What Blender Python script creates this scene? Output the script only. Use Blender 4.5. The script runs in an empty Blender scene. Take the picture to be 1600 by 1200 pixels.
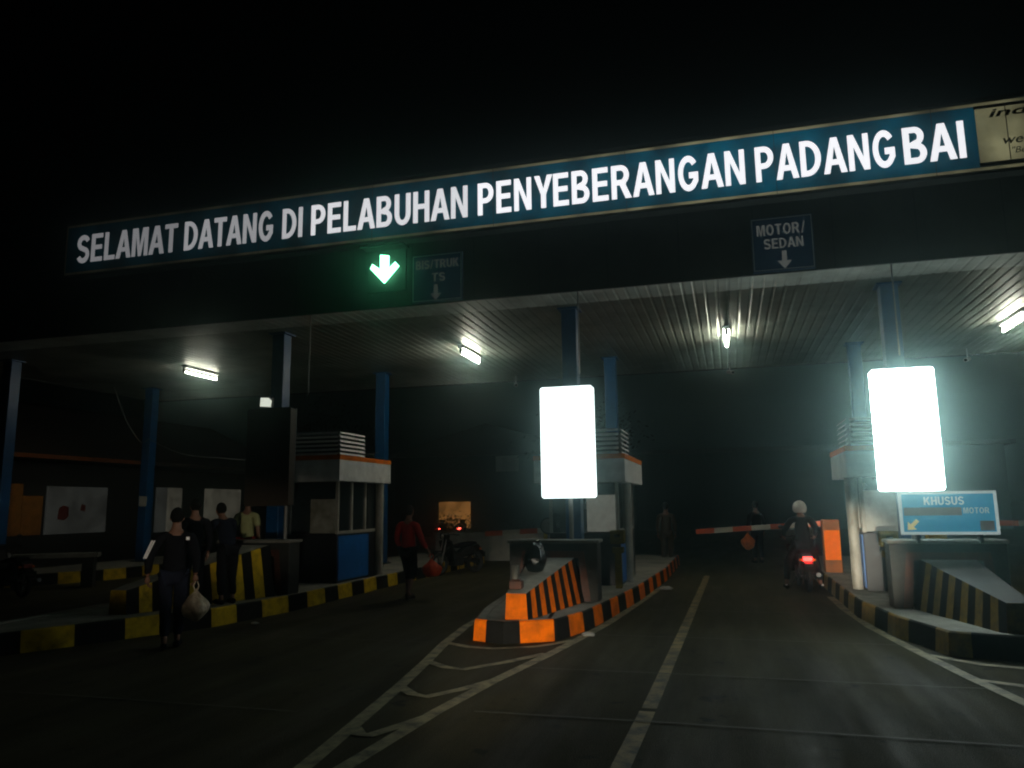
import bpy, bmesh, math, random
from mathutils import Vector, Matrix, noise
random.seed(7)
S = bpy.context.scene
C = S.collection
PI = math.pi

# ------------------------------------------------------------------ camera
CAM_H = 1.75
cam_d = bpy.data.cameras.new('camera')
cam = bpy.data.objects.new('camera', cam_d); C.objects.link(cam)
cam_d.sensor_width = 36.0; cam_d.lens = 26.84
cam_d.clip_start = 0.05; cam_d.clip_end = 1500
ax = Vector((0.96247163, 0.27108428, -0.01271529))      # camera right
ay = Vector((0.05459116, -0.14750174, 0.98755407))      # camera up
az = Vector((0.26583486, -0.95118691, -0.15676505))     # camera back
m = Matrix.Identity(4)
for i in range(3):
    m[i][0] = ax[i]; m[i][1] = ay[i]; m[i][2] = az[i]
m[2][3] = CAM_H
cam.matrix_world = m
S.camera = cam

# ------------------------------------------------------------------ world, exposure
w = bpy.data.worlds.new('World'); S.world = w; w.use_nodes = True
nt = w.node_tree; nt.nodes.clear()
sky = nt.nodes.new('ShaderNodeTexSky'); sky.sky_type = 'NISHITA'; sky.sun_disc = False
sky.sun_elevation = math.radians(-4); sky.sun_rotation = math.radians(200)
bg = nt.nodes.new('ShaderNodeBackground'); bg.inputs['Strength'].default_value = 0.004
wo = nt.nodes.new('ShaderNodeOutputWorld')
nt.links.new(sky.outputs[0], bg.inputs[0]); nt.links.new(bg.outputs[0], wo.inputs[0])
S.view_settings.view_transform = 'Standard'
S.view_settings.look = 'None'
S.view_settings.exposure = 0.0
S.view_settings.gamma = 1.0
S.cycles.filter_width = 2.0

# headlamps of the waiting car the picture is taken from
def headlamp(x, aim, watts, deg, blend, sx=1.0, sy=1.0):
    hl = bpy.data.lights.new('headlamp', 'SPOT'); hl.energy = watts; hl.color = (1.0, 0.88, 0.70)
    hl.spot_size = math.radians(deg); hl.spot_blend = blend; hl.shadow_soft_size = 0.09
    o = bpy.data.objects.new('headlamp', hl); C.objects.link(o); o.location = (x, -0.4, 0.72)
    o.rotation_euler = (Vector(aim) - o.location).to_track_quat('-Z', 'Y').to_euler(); o.scale = (sx, sy, 1)
headlamp(-0.95, (-2.85, 10.0, 0.20), 4600, 12, 1.0, 1.25, .75)
headlamp(0.35, (1.86, 14.0, 0.86), 13000, 7.5, 0.9)
headlamp(-0.30, (-6.9, 8.5, 1.22), 1000, 34, 1.0, 1.0, .24)

# ------------------------------------------------------------------ levels of the lit lamps and the added sign glow
TUBE = 130.0; BOX = 2.2; BOX_R = 19.0; ARROW = 9.0; HAZE = 0.0085; SIGN = 1.75

# ------------------------------------------------------------------ materials
def mat(name, col, rough=0.6, metal=0.0, var=0.25, scale=6.0, bump=0.0, bscale=40.0, col2=None, spec=0.5, thresh=None):
    M = bpy.data.materials.new(name); M.use_nodes = True
    t = M.node_tree; b = t.nodes['Principled BSDF']
    b.inputs['Roughness'].default_value = rough; b.inputs['Metallic'].default_value = metal
    b.inputs['Specular IOR Level'].default_value = spec
    tc = t.nodes.new('ShaderNodeTexCoord')
    n = t.nodes.new('ShaderNodeTexNoise'); n.inputs['Scale'].default_value = scale
    n.inputs['Detail'].default_value = 6; n.inputs['Roughness'].default_value = 0.65
    t.links.new(tc.outputs['Object'], n.inputs['Vector'])
    r = t.nodes.new('ShaderNodeValToRGB')
    if col2 is None: col2 = tuple(c * (1 - var) for c in col)
    lo, hi = thresh or (0.35, 0.65)
    r.color_ramp.elements[0].position = lo; r.color_ramp.elements[1].position = hi
    r.color_ramp.elements[0].color = (*col2, 1); r.color_ramp.elements[1].color = (*col, 1)
    t.links.new(n.outputs['Fac'], r.inputs[0]); t.links.new(r.outputs[0], b.inputs['Base Color'])
    if bump:
        n2 = t.nodes.new('ShaderNodeTexNoise'); n2.inputs['Scale'].default_value = bscale; n2.inputs['Detail'].default_value = 5
        t.links.new(tc.outputs['Object'], n2.inputs['Vector'])
        bp = t.nodes.new('ShaderNodeBump'); bp.inputs['Strength'].default_value = bump; bp.inputs['Distance'].default_value = 0.02
        t.links.new(n2.outputs['Fac'], bp.inputs['Height']); t.links.new(bp.outputs[0], b.inputs['Normal'])
    return M

def emit(name, col, strength):
    M = bpy.data.materials.new(name); M.use_nodes = True
    t = M.node_tree; b = t.nodes['Principled BSDF']
    b.inputs['Base Color'].default_value = (0.12, 0.12, 0.12, 1)
    b.inputs['Emission Color'].default_value = (*col, 1); b.inputs['Emission Strength'].default_value = strength
    return M

def asphalt_mat():
    M = bpy.data.materials.new('asphalt'); M.use_nodes = True; t = M.node_tree; b = t.nodes['Principled BSDF']; N = t.nodes.new; K = t.links.new
    tc = N('ShaderNodeTexCoord'); mp = N('ShaderNodeMapping'); mp.inputs['Scale'].default_value = (1.5, .16, 1); K(tc.outputs['Object'], mp.inputs[0])
    def ns(scale, det, vec):
        n = N('ShaderNodeTexNoise'); n.inputs['Scale'].default_value = scale; n.inputs['Detail'].default_value = det; n.inputs['Roughness'].default_value = .62; K(vec, n.inputs['Vector']); return n.outputs['Fac']
    def ramp(f, a, b_, lo, hi):
        r = N('ShaderNodeValToRGB'); r.color_ramp.elements[0].position = lo; r.color_ramp.elements[1].position = hi; r.color_ramp.elements[0].color = (*a, 1); r.color_ramp.elements[1].color = (*b_, 1); K(f, r.inputs[0]); return r.outputs[0]
    def mul(a, b_, f=1.0):
        m_ = N('ShaderNodeMix'); m_.data_type = 'RGBA'; m_.blend_type = 'MULTIPLY'; m_.inputs[0].default_value = f; K(a, m_.inputs[6]); K(b_, m_.inputs[7]); return m_.outputs[2]
    base = ramp(ns(.55, 7, tc.outputs['Object']), (.038, .032, .014), (.080, .070, .031), .3, .7)
    tracks = ramp(ns(1.1, 4, mp.outputs[0]), (.62, .62, .62), (1, 1, 1), .36, .60)
    spots = ramp(ns(2.6, 3, tc.outputs['Object']), (.30, .30, .32), (1, 1, 1), .30, .37)
    grit = ramp(ns(70, 3, tc.outputs['Object']), (.55, .55, .55), (1.3, 1.3, 1.25), .35, .68)
    K(mul(mul(mul(base, tracks), spots), grit), b.inputs['Base Color'])
    K(ramp(ns(1.7, 5, mp.outputs[0]), (.62, .62, .62), (.95, .95, .95), .32, .62), b.inputs['Roughness']); b.inputs['Specular IOR Level'].default_value = .22
    bp = N('ShaderNodeBump'); bp.inputs['Strength'].default_value = .7; bp.inputs['Distance'].default_value = .02; K(ns(90, 4, tc.outputs['Object']), bp.inputs['Height']); K(bp.outputs[0], b.inputs['Normal'])
    return M
asphalt = asphalt_mat()
earth = mat('earth', (0.05, 0.045, 0.035), 0.95, var=0.5, scale=0.6, bump=0.4)
line_paint = mat('line_paint', (0.28, 0.21, 0.08), 0.7, scale=5, col2=(0.065, 0.055, 0.032), thresh=(0.38, 0.60))
line_pale = mat('line_paint_pale', (0.30, 0.265, 0.14), 0.7, scale=5, col2=(0.075, 0.066, 0.04), thresh=(0.36, 0.58))
joint_m = mat('joint', (0.085, 0.08, 0.055), 0.8, scale=4, col2=(0.06, 0.055, 0.045))
deck_m = mat('deck_concrete', (0.30, 0.29, 0.24), 0.85, scale=2.5, var=0.5, bump=0.4, bscale=60)
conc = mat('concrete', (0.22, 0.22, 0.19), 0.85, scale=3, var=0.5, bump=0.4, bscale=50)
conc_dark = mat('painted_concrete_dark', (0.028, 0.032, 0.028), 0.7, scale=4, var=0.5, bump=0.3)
amber = mat('amber_paint', (0.80, 0.155, 0.002), 0.8, scale=4.5, col2=(0.36, 0.075, 0.006), thresh=(0.30, 0.62), spec=.08)
yellow = mat('yellow_paint', (0.54, 0.36, 0.010), 0.7, scale=6, col2=(0.22, 0.145, 0.012), thresh=(0.32, 0.56), spec=.15)
black = mat('black_paint', (0.010, 0.010, 0.009), 0.8, var=0.4, scale=8, spec=.12)
rust_paint = mat('red_brown_paint', (0.10, 0.028, 0.010), 0.6, scale=8, col2=(0.05, 0.018, 0.010))
blue = mat('blue_paint', (0.004, 0.075, 0.21), 0.4, scale=5, var=0.35)
blue_panel = mat('blue_panel', (0.01, 0.13, 0.42), 0.45, scale=4, var=0.3)
white = mat('white_paint', (0.76, 0.77, 0.75), 0.45, scale=5, var=0.25)
cream = mat('cream_panel', (0.55, 0.50, 0.34), 0.6, scale=3, col2=(0.40, 0.33, 0.17))
orange = mat('orange_trim', (0.70, 0.16, 0.006), 0.6, scale=5, var=0.3, spec=.15)
refl_orange = mat('orange_reflective_sheet', (0.88, 0.16, 0.002), 0.6, scale=10, var=0.15, spec=.1)
dk_metal = mat('dark_metal', (0.03, 0.032, 0.035), 0.45, 0.5, scale=6)
grey_metal = mat('grey_metal', (0.28, 0.28, 0.27), 0.4, 0.7, scale=6)
sheet = mat('ceiling_sheet', (0.34, 0.37, 0.32), 0.46, 0.62, scale=.9, col2=(0.17, 0.19, 0.16))
signal_board = mat('signal_board', (0.038, 0.042, 0.038), 0.8, spec=.1)
lit_strip = mat('ceiling_lit_strip', (0.72, 0.76, 0.70), 0.5, 0.1, scale=1.2, col2=(0.42, 0.45, 0.40))  # paler front strip: box light on the ceiling edge put into the colour
fascia_m = mat('fascia_sheet', (0.045, 0.045, 0.043), 0.6, 0.1, scale=1.5, var=0.4)
sign_teal = mat('sign_teal', (0.010, 0.20, 0.30), 0.5, scale=1.5, var=0.25)
sign_navy_glow = mat('sign_navy_glow', (0.012, 0.035, 0.09), 0.5, scale=3)
sign_text = mat('sign_text_pale', (0.34, 0.35, 0.33), 0.6, scale=8)
sign_blue_glow = mat('sign_blue_glow', (0.006, 0.13, 0.25), 0.5, scale=3, var=0.3)
tape = mat('brown_tape_glow', (0.16, 0.13, 0.12), 0.7, scale=6)
ink = mat('dark_ink', (0.02, 0.025, 0.02), 0.6)
glass = mat('dark_glass', (0.02, 0.028, 0.03), 0.08, scale=2, spec=0.8)
pale_glass = mat('curtained_glass', (0.30, 0.30, 0.26), 0.25, scale=5, col2=(0.15, 0.14, 0.10))
skin = mat('skin', (0.22, 0.11, 0.07), 0.55, scale=12, var=0.15)
hair_m = mat('hair', (0.008, 0.007, 0.006), 0.85, var=0.3, spec=.1, bump=.6, bscale=60)
rubber = mat('rubber', (0.015, 0.015, 0.015), 0.8)
bike_black = mat('bike_black', (0.012, 0.012, 0.014), 0.2, scale=4, spec=0.7)
chrome = mat('chrome', (0.6, 0.6, 0.6), 0.2, 1.0)
cloth_dark = mat('cloth_dark', (0.008, 0.008, 0.011), 0.9, bump=0.5, bscale=16, spec=.1)
cloth_navy = mat('cloth_navy', (0.010, 0.012, 0.022), 0.9, bump=0.5, bscale=16, spec=.1)
cloth_jean = mat('cloth_jean', (0.016, 0.018, 0.032), 0.9, bump=0.5, bscale=16, spec=.1)
cloth_red = mat('cloth_red', (0.42, 0.028, 0.02), 0.85, bump=0.5, bscale=16, spec=.15)
cloth_lime = mat('cloth_pale_lime', (0.42, 0.43, 0.20), 0.85, bump=0.5, bscale=16, spec=.15)
cloth_brown = mat('cloth_brown', (0.045, 0.03, 0.02), 0.9)
refl_strip = mat('white_reflective_strip', (0.9, 0.9, 0.9), 0.5, var=0.05)
bag_pale = mat('pale_plastic_bag', (0.66, 0.55, 0.40), 0.4, scale=14, col2=(0.30, 0.24, 0.17), bump=0.6, bscale=18)
bag_red = mat('red_plastic_bag', (0.95, 0.10, 0.02), 0.35, scale=14, col2=(0.75, 0.05, 0.012), bump=0.6, bscale=18)
bag_orange = mat('orange_plastic_bag', (0.95, 0.24, 0.01), 0.35, scale=14, col2=(0.6, 0.11, 0.01), bump=0.6, bscale=18)
bag_black = mat('black_plastic', (0.008, 0.012, 0.012), 0.22, scale=8, bump=0.5, bscale=14)
bark = mat('bark', (0.06, 0.045, 0.03), 0.9, scale=8, bump=0.6)
leaf = mat('leaf', (0.035, 0.05, 0.018), 0.6, scale=1.5, var=0.5)
wall_dark = mat('wall_dark', (0.022, 0.02, 0.017), 0.85, scale=1.2, var=0.4)
wall_cream = mat('wall_cream', (0.30, 0.27, 0.20), 0.85, scale=1.2, var=0.35)
roof_m = mat('roof_tile', (0.06, 0.04, 0.03), 0.85, scale=3)
brown_door = mat('orange_brown_board', (0.42, 0.17, 0.025), 0.6, scale=4, var=0.4)
column_paint = mat('column_paint', (0.36, 0.35, 0.30), 0.5, scale=4, col2=(0.22, 0.21, 0.17))
dull_yellow = mat('dull_yellow_paint', (0.30, 0.19, 0.012), 0.55, scale=9, col2=(0.13, 0.09, 0.015))
dull_orange = mat('dull_orange', (0.30, 0.08, 0.006), 0.7, scale=3, col2=(.14, .045, .01))
post_yellow = mat('faded_post_yellow', (0.13, 0.105, 0.012), 0.7, scale=9, col2=(0.06, 0.05, 0.015), spec=.1)
frame_grey = mat('weathered_frame_glow', (0.34, 0.36, 0.35), 0.5, scale=9)
paper = mat('pale_board', (0.52, 0.52, 0.47), 0.7, scale=3, var=0.25)
red_mark = mat('red_mark', (0.20, 0.03, 0.02), 0.6)
helmet_w = mat('helmet_white', (0.72, 0.74, 0.70), 0.25, scale=4, var=0.1)

def translucent(name, col):  # thin face sheet, shone through by the added boards
    M = bpy.data.materials.new(name); M.use_nodes = True; t = M.node_tree; t.nodes.clear()
    a = t.nodes.new('ShaderNodeBsdfTranslucent'); b = t.nodes.new('ShaderNodeBsdfDiffuse'); mx = t.nodes.new('ShaderNodeMixShader'); o = t.nodes.new('ShaderNodeOutputMaterial')
    tc = t.nodes.new('ShaderNodeTexCoord'); n = t.nodes.new('ShaderNodeTexNoise'); n.inputs['Scale'].default_value = 1.7; n.inputs['Detail'].default_value = 5
    r = t.nodes.new('ShaderNodeValToRGB'); r.color_ramp.elements[0].color = (*[c * .62 for c in col], 1); r.color_ramp.elements[1].color = (*col, 1)
    r.color_ramp.elements[0].position = .35; r.color_ramp.elements[1].position = .6
    t.links.new(tc.outputs['Object'], n.inputs['Vector']); t.links.new(n.outputs['Fac'], r.inputs[0])
    t.links.new(r.outputs[0], a.inputs[0]); t.links.new(r.outputs[0], b.inputs[0]); mx.inputs[0].default_value = .25
    t.links.new(a.outputs[0], mx.inputs[1]); t.links.new(b.outputs[0], mx.inputs[2]); t.links.new(mx.outputs[0], o.inputs[0]); return M
lit_teal = translucent('translucent_teal', (0.003, 0.19, 0.25)); lit_cream = translucent('translucent_cream', (0.42, 0.40, 0.30))
em_box = emit('box_glow', (0.86, 1.0, 0.98), BOX)
em_box_r = emit('box_glow_bright', (0.84, 1.0, 0.98), BOX_R)
def glow_too(M, col, k):
    b = M.node_tree.nodes['Principled BSDF']; b.inputs['Emission Color'].default_value = (*col, 1); b.inputs['Emission Strength'].default_value = k; return M
glow_too(sign_navy_glow, (.15, .5, 1.0), .0045); glow_too(sign_blue_glow, (.05, .60, .95), .20); glow_too(frame_grey, (.85, 1, .97), .30); glow_too(tape, (.75, .75, .7), .05)  # self-glow put into sign boards, frame and tape instead of reflected light
em_arrow = emit('arrow_glow', (0.22, 1.0, 0.50), ARROW)
em_tail = emit('tail_glow', (1.0, 0.025, 0.02), 9.0)
em_tail2 = emit('far_tail_glow', (1.0, 0.08, 0.05), 16.0)
em_flood = emit('flood_glow', (0.95, 1.0, 0.85), 0.75)
def emit_var(name, col, k):
    M = emit(name, col, k); t = M.node_tree; b = t.nodes['Principled BSDF']
    tc = t.nodes.new('ShaderNodeTexCoord'); n = t.nodes.new('ShaderNodeTexNoise'); n.inputs['Scale'].default_value = 1.6; n.inputs['Detail'].default_value = 4
    r = t.nodes.new('ShaderNodeValToRGB'); r.color_ramp.elements[0].position = .3; r.color_ramp.elements[1].position = .62
    r.color_ramp.elements[0].color = (*[c * .35 for c in col], 1); r.color_ramp.elements[1].color = (*col, 1)
    t.links.new(tc.outputs['Object'], n.inputs['Vector']); t.links.new(n.outputs['Fac'], r.inputs[0]); t.links.new(r.outputs[0], b.inputs['Emission Color']); return M
em_pale = emit_var('dim_pale_window', (1.0, 0.93, 0.70), .045); em_pale2 = emit_var('dim_grey_window', (0.95, 1.0, 0.90), .016)
em_window = emit_var('warm_window', (1.0, 0.42, 0.10), 0.22)

# ------------------------------------------------------------------ helpers
class MB:
    def __init__(s): s.v = []; s.f = []; s.m = []
    def quad(s, pts, mi=0):
        i = len(s.v); s.v += [tuple(p) for p in pts]; s.f.append(tuple(range(i, i + len(pts)))); s.m.append(mi); return s
    def box(s, x0, x1, y0, y1, z0, z1, mi=0):
        i = len(s.v)
        s.v += [(x0, y0, z0), (x1, y0, z0), (x1, y1, z0), (x0, y1, z0), (x0, y0, z1), (x1, y0, z1), (x1, y1, z1), (x0, y1, z1)]
        for f in ((0, 3, 2, 1), (4, 5, 6, 7), (0, 1, 5, 4), (1, 2, 6, 5), (2, 3, 7, 6), (3, 0, 4, 7)):
            s.f.append(tuple(i + k for k in f)); s.m.append(mi)
        return s
    def tube(s, p0, p1, r0, r1=None, n=12, mi=0, cap=True):
        r1 = r0 if r1 is None else r1
        p0 = Vector(p0); p1 = Vector(p1); z = (p1 - p0).normalized()
        a = z.orthogonal().normalized(); b = z.cross(a); i = len(s.v)
        for p, r in ((p0, r0), (p1, r1)):
            for k in range(n):
                q = p + (a * math.cos(2 * PI * k / n) + b * math.sin(2 * PI * k / n)) * r; s.v.append(tuple(q))
        for k in range(n):
            s.f.append((i + k, i + (k + 1) % n, i + n + (k + 1) % n, i + n + k)); s.m.append(mi)
        if cap:
            s.f.append(tuple(i + k for k in reversed(range(n)))); s.m.append(mi)
            s.f.append(tuple(i + n + k for k in range(n))); s.m.append(mi)
        return s
    def path(s, pts, r, n=8, mi=0):
        for a, b in zip(pts[:-1], pts[1:]): s.tube(a, b, r, r, n, mi)
        return s
    def prism(s, poly, y0, y1, mi=0, axis='y'):
        """poly = list of 2-D points; extruded along axis"""
        n = len(poly); i = len(s.v)
        for t in (y0, y1):
            for (a, b) in poly:
                s.v.append((a, t, b) if axis == 'y' else ((t, a, b) if axis == 'x' else (a, b, t)))
        s.f.append(tuple(i + k for k in range(n))); s.m.append(mi)
        s.f.append(tuple(i + n + k for k in reversed(range(n)))); s.m.append(mi)
        for k in range(n):
            s.f.append((i + k, i + n + k, i + n + (k + 1) % n, i + (k + 1) % n)); s.m.append(mi)
        return s
    def ball(s, c, r, nu=20, nv=14, fn=None, mi=0):
        rx, ry, rz = (r, r, r) if not hasattr(r, '__len__') else r
        i = len(s.v); c = Vector(c)
        for a in range(nv + 1):
            th = PI * a / nv
            for b in range(nu):
                ph = 2 * PI * b / nu
                p = Vector((math.sin(th) * math.cos(ph), math.sin(th) * math.sin(ph), math.cos(th)))
                q = Vector((p.x * rx, p.y * ry, p.z * rz))
                if fn: q = fn(p, q)
                s.v.append(tuple(c + q))
        for a in range(nv):
            for b in range(nu):
                s.f.append((i + a * nu + b, i + (a + 1) * nu + b, i + (a + 1) * nu + (b + 1) % nu, i + a * nu + (b + 1) % nu)); s.m.append(mi)
        return s
    def torus(s, c, R, r, axis='x', nu=28, nv=10, mi=0):
        i = len(s.v); c = Vector(c)
        for a in range(nu):
            A = 2 * PI * a / nu
            for b in range(nv):
                B = 2 * PI * b / nv; q = R + r * math.cos(B)
                u, v_, t = q * math.cos(A), q * math.sin(A), r * math.sin(B)
                p = Vector((t, u, v_)) if axis == 'x' else (Vector((u, t, v_)) if axis == 'y' else Vector((u, v_, t)))
                s.v.append(tuple(c + p))
        for a in range(nu):
            for b in range(nv):
                s.f.append((i + a * nu + b, i + ((a + 1) % nu) * nv + b, i + ((a + 1) % nu) * nv + (b + 1) % nv, i + a * nv + (b + 1) % nv) if False else
                           (i + a * nv + b, i + ((a + 1) % nu) * nv + b, i + ((a + 1) % nu) * nv + (b + 1) % nv, i + a * nv + (b + 1) % nv)); s.m.append(mi)
        return s
    def build(s, name, mats, parent=None, world=False, bev=0, smooth=False, clean=False):
        me = bpy.data.meshes.new(name)
        vs = s.v
        if parent is not None and world:
            L = wloc(parent); vs = [(x - L.x, y - L.y, z - L.z) for x, y, z in vs]
        me.from_pydata(vs, [], s.f)
        mats = mats if isinstance(mats, (list, tuple)) else [mats]
        for q in mats: me.materials.append(q)
        me.polygons.foreach_set('material_index', s.m)
        bm = bmesh.new(); bm.from_mesh(me)
        if clean or smooth: bmesh.ops.remove_doubles(bm, verts=bm.verts, dist=1e-5)
        bmesh.ops.recalc_face_normals(bm, faces=bm.faces); bm.to_mesh(me); bm.free()
        if smooth: me.polygons.foreach_set('use_smooth', [True] * len(me.polygons))
        o = bpy.data.objects.new(name, me); C.objects.link(o)
        if parent is not None: o.parent = parent
        if bev:
            b = o.modifiers.new('bevel', 'BEVEL'); b.width = bev; b.segments = 2; b.limit_method = 'ANGLE'
        return o

def wloc(o):
    L = Vector(o.location)
    while o.parent: o = o.parent; L += Vector(o.location)
    return L
def tag(o, label, cat, group=None, kind=None):
    if label: o['label'] = label
    if cat: o['category'] = cat
    if group: o['group'] = group
    if kind: o['kind'] = kind
    return o
def thing(name, label, cat, loc=(0, 0, 0), rz=0, group=None):
    o = bpy.data.objects.new(name, None); C.objects.link(o); o.location = loc; o.rotation_euler = (0, 0, rz)
    o.empty_display_size = 0.2
    return tag(o, label, cat, group)

def text_mesh(name, body, x0, x1, z0, z1, y, depth, m, parent, bold=0.0, shear=0.0, cap=None):
    """lettering standing in an X-Z plane, its face towards -Y, fitted to the box x0..x1, z0..z1 (world)"""
    cu = bpy.data.curves.new(name, 'FONT'); cu.body = body; cu.size = 1.0; cu.offset = bold; cu.shear = shear
    cu.extrude = 0.02; cu.resolution_u = 4
    o = bpy.data.objects.new(name + '_tmp', cu); C.objects.link(o)
    dg = bpy.context.evaluated_depsgraph_get(); dg.update()
    me = bpy.data.meshes.new_from_object(o.evaluated_get(dg)); bpy.data.objects.remove(o)
    xs = [v.co.x for v in me.vertices]; ys = [v.co.y for v in me.vertices]
    if cap: ymin, ymax = cap
    else: ymin, ymax = min(ys), max(ys)
    ax_, bx_ = min(xs), max(xs)
    L = wloc(parent)
    for v in me.vertices:
        x = x0 + (v.co.x - ax_) / (bx_ - ax_) * (x1 - x0)
        z = z0 + (v.co.y - ymin) / (ymax - ymin) * (z1 - z0)
        yy = y - depth * (v.co.z / 0.04 + 0.5)
        v.co = (x - L.x, yy - L.y, z - L.z)
    me.materials.clear(); me.materials.append(m)
    o = bpy.data.objects.new(name, me); C.objects.link(o); o.parent = parent
    return o

def arc(cx, cy, rx, ry, a0, a1, n=14):
    return [(cx + rx * math.cos(math.radians(a0 + (a1 - a0) * k / n)), cy + ry * math.sin(math.radians(a0 + (a1 - a0) * k / n))) for k in range(n + 1)]
def ribbon(pts, th):
    """outline of a pen stroke of width th along pts, square ends, mitred corners"""
    n = len(pts); L = []; R_ = []
    for k in range(n):
        p = Vector(pts[k]); d0 = (p - Vector(pts[k - 1])).normalized() if k else None; d1 = (Vector(pts[k + 1]) - p).normalized() if k < n - 1 else None
        d0 = d0 or d1; d1 = d1 or d0; n0 = Vector((-d0.y, d0.x)); n1 = Vector((-d1.y, d1.x)); mm = (n0 + n1).normalized()
        w_ = th / 2 / max(.5, mm.dot(n0)); L.append(tuple(p + mm * w_)); R_.append(tuple(p - mm * w_))
    return L + R_[::-1]
W = .20; T_ = .165
def bowl(y0, y1, w, x0=0.0):
    r = (y1 - y0) / 2; rx = min(r * 1.05, w - x0 - W - .03)
    out = [(x0, y0)] + arc(w - rx, y0 + r, rx, r, -90, 90) + [(x0, y1)]
    inn = [(x0 + W, y0 + T_)] + arc(w - rx, y0 + r, rx - W, r - T_, -90, 90) + [(x0 + W, y1 - T_)]
    return out, inn
def glyph(c):
    """bold sans capitals, cap height 1; returns (list of closed outlines, width)"""
    if c == 'I': return [[(0, 0), (W, 0), (W, 1), (0, 1)]], W
    if c == 'L': return [[(0, 0), (.56, 0), (.56, T_), (W, T_), (W, 1), (0, 1)]], .56
    if c == 'T': return [[(.22, 0), (.42, 0), (.42, 1 - T_), (.64, 1 - T_), (.64, 1), (0, 1), (0, 1 - T_), (.22, 1 - T_)]], .64
    if c == 'E': return [[(0, 0), (.60, 0), (.60, T_), (W, T_), (W, .43), (.56, .43), (.56, .43 + T_), (W, .43 + T_), (W, 1 - T_), (.59, 1 - T_), (.59, 1), (0, 1)]], .60
    if c == 'H': return [[(0, 0), (W, 0), (W, .43), (.48, .43), (.48, 0), (.68, 0), (.68, 1), (.48, 1), (.48, .43 + T_), (W, .43 + T_), (W, 1), (0, 1)]], .68
    if c == 'N': return [[(0, 0), (.19, 0), (.19, .64), (.48, 0), (.68, 0), (.68, 1), (.49, 1), (.49, .37), (.20, 1), (0, 1)]], .68
    if c == 'M': return [[(0, 0), (.185, 0), (.185, .74), (.335, 0), (.475, 0), (.625, .74), (.625, 0), (.81, 0), (.81, 1), (.53, 1), (.405, .34), (.28, 1), (0, 1)]], .81
    if c == 'A': return [[(0, 0), (.21, 0), (.275, .23), (.505, .23), (.57, 0), (.78, 0), (.50, 1), (.28, 1)], [(.32, .39), (.46, .39), (.39, .72)]], .78
    if c == 'Y': return [[(.26, 0), (.46, 0), (.46, .40), (.72, 1), (.50, 1), (.36, .60), (.22, 1), (0, 1), (.26, .40)]], .72
    if c == 'K': return [[(0, 0), (W, 0), (W, .30), (.30, .43), (.50, 0), (.75, 0), (.44, .58), (.72, 1), (.47, 1), (W, .57), (W, 1), (0, 1)]], .75
    if c == 'D': o_, i_ = bowl(0, 1, .70); return [o_, i_], .70
    if c == 'O': return [arc(.37, .5, .37, .515, 0, 360, 32)[:-1], arc(.37, .5, .17, .345, 0, 360, 32)[:-1]], .74
    if c == 'P': o_, i_ = bowl(.36, 1, .64); return [[(0, 0), (W, 0)] + [(W, .36)] + o_[1:], i_], .64
    if c == 'B':
        a, ia = bowl(.47, 1, .62); b, ib = bowl(0, .56, .67)
        ia = [(x, y) for x, y in ia]; y_m = .515
        up = [p for p in a[1:] if p[1] >= y_m]; lo = [p for p in b if p[1] <= y_m]
        return [lo + up, [(W, .575)] + [p for p in ia[1:-1] if p[1] >= .575] + [(W, 1 - T_)], [(W, T_)] + [p for p in ib[1:-1] if p[1] <= .43] + [(W, .43)]], .67
    if c == 'R':
        o_, i_ = bowl(.40, 1, .66); body = [p for p in o_[1:] if p[1] >= .44]
        return [[(0, 0), (W, 0), (W, .40), (.30, .40), (.50, 0), (.74, 0), (.53, .40)] + body, i_], .72
    if c == 'U': 
        out = [(0, 1)] + arc(.34, .36, .34, .375, 180, 360) + [(.68, 1), (.48, 1)] + arc(.34, .37, .14, .215, 360, 180) + [(.20, 1)]
        return [out], .68
    if c == 'S':
        pts = arc(.325, .715, .235, .20, 18, 262, 18) + arc(.325, .285, .235, .205, 82, -162, 18)
        return [ribbon(pts, .185)], .65
    if c == 'G':
        pts = arc(.37, .5, .272, .425, 38, 318, 26) + [(.62, .29), (.62, .44), (.38, .44)]
        return [ribbon(pts, .185)], .74
    if c == '/': return [[(0, -.05), (.13, -.05), (.40, 1.05), (.27, 1.05)]], .40
    return None, .34
def lettering(body, x0, x1, z0, z1, y, depth, m_, parent, name='lettering', gap=.105):
    x = 0; spl = []
    for ci, c in enumerate(body):
        gl, wd = glyph(c)
        for o_ in (gl or []): spl.append([(x + px, py) for px, py in o_])
        nx_ = body[ci + 1] if ci + 1 < len(body) else ' '; x += wd + gap * (.1 if (c + nx_) in ('AT', 'TA', 'AY', 'YE') else (.5 if 'A' in c + nx_ else 1))
    tot = max(p[0] for q in spl for p in q) - .006
    cu = bpy.data.curves.new(name, 'CURVE'); cu.dimensions = '2D'; cu.fill_mode = 'BOTH'; cu.extrude = .5; cu.offset = -.006
    for q in spl:
        sp = cu.splines.new('POLY'); sp.points.add(len(q) - 1); sp.use_cyclic_u = True
        for k, (px, py) in enumerate(q): sp.points[k].co = (px, py, 0, 1)
    o = bpy.data.objects.new('tmp', cu); C.objects.link(o)
    dg = bpy.context.evaluated_depsgraph_get(); dg.update()
    me = bpy.data.meshes.new_from_object(o.evaluated_get(dg)); bpy.data.objects.remove(o); L = wloc(parent)
    for v in me.vertices:
        v.co = (x0 + (v.co.x - .006) / (tot - .006) * (x1 - x0) - L.x, y - depth * (v.co.z + .5) - L.y, z0 + (v.co.y - .006) / .988 * (z1 - z0) - L.z)
    me.materials.clear(); me.materials.append(m_); me.name = name
    o = bpy.data.objects.new(name, me); C.objects.link(o); o.parent = parent
    return o

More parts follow.
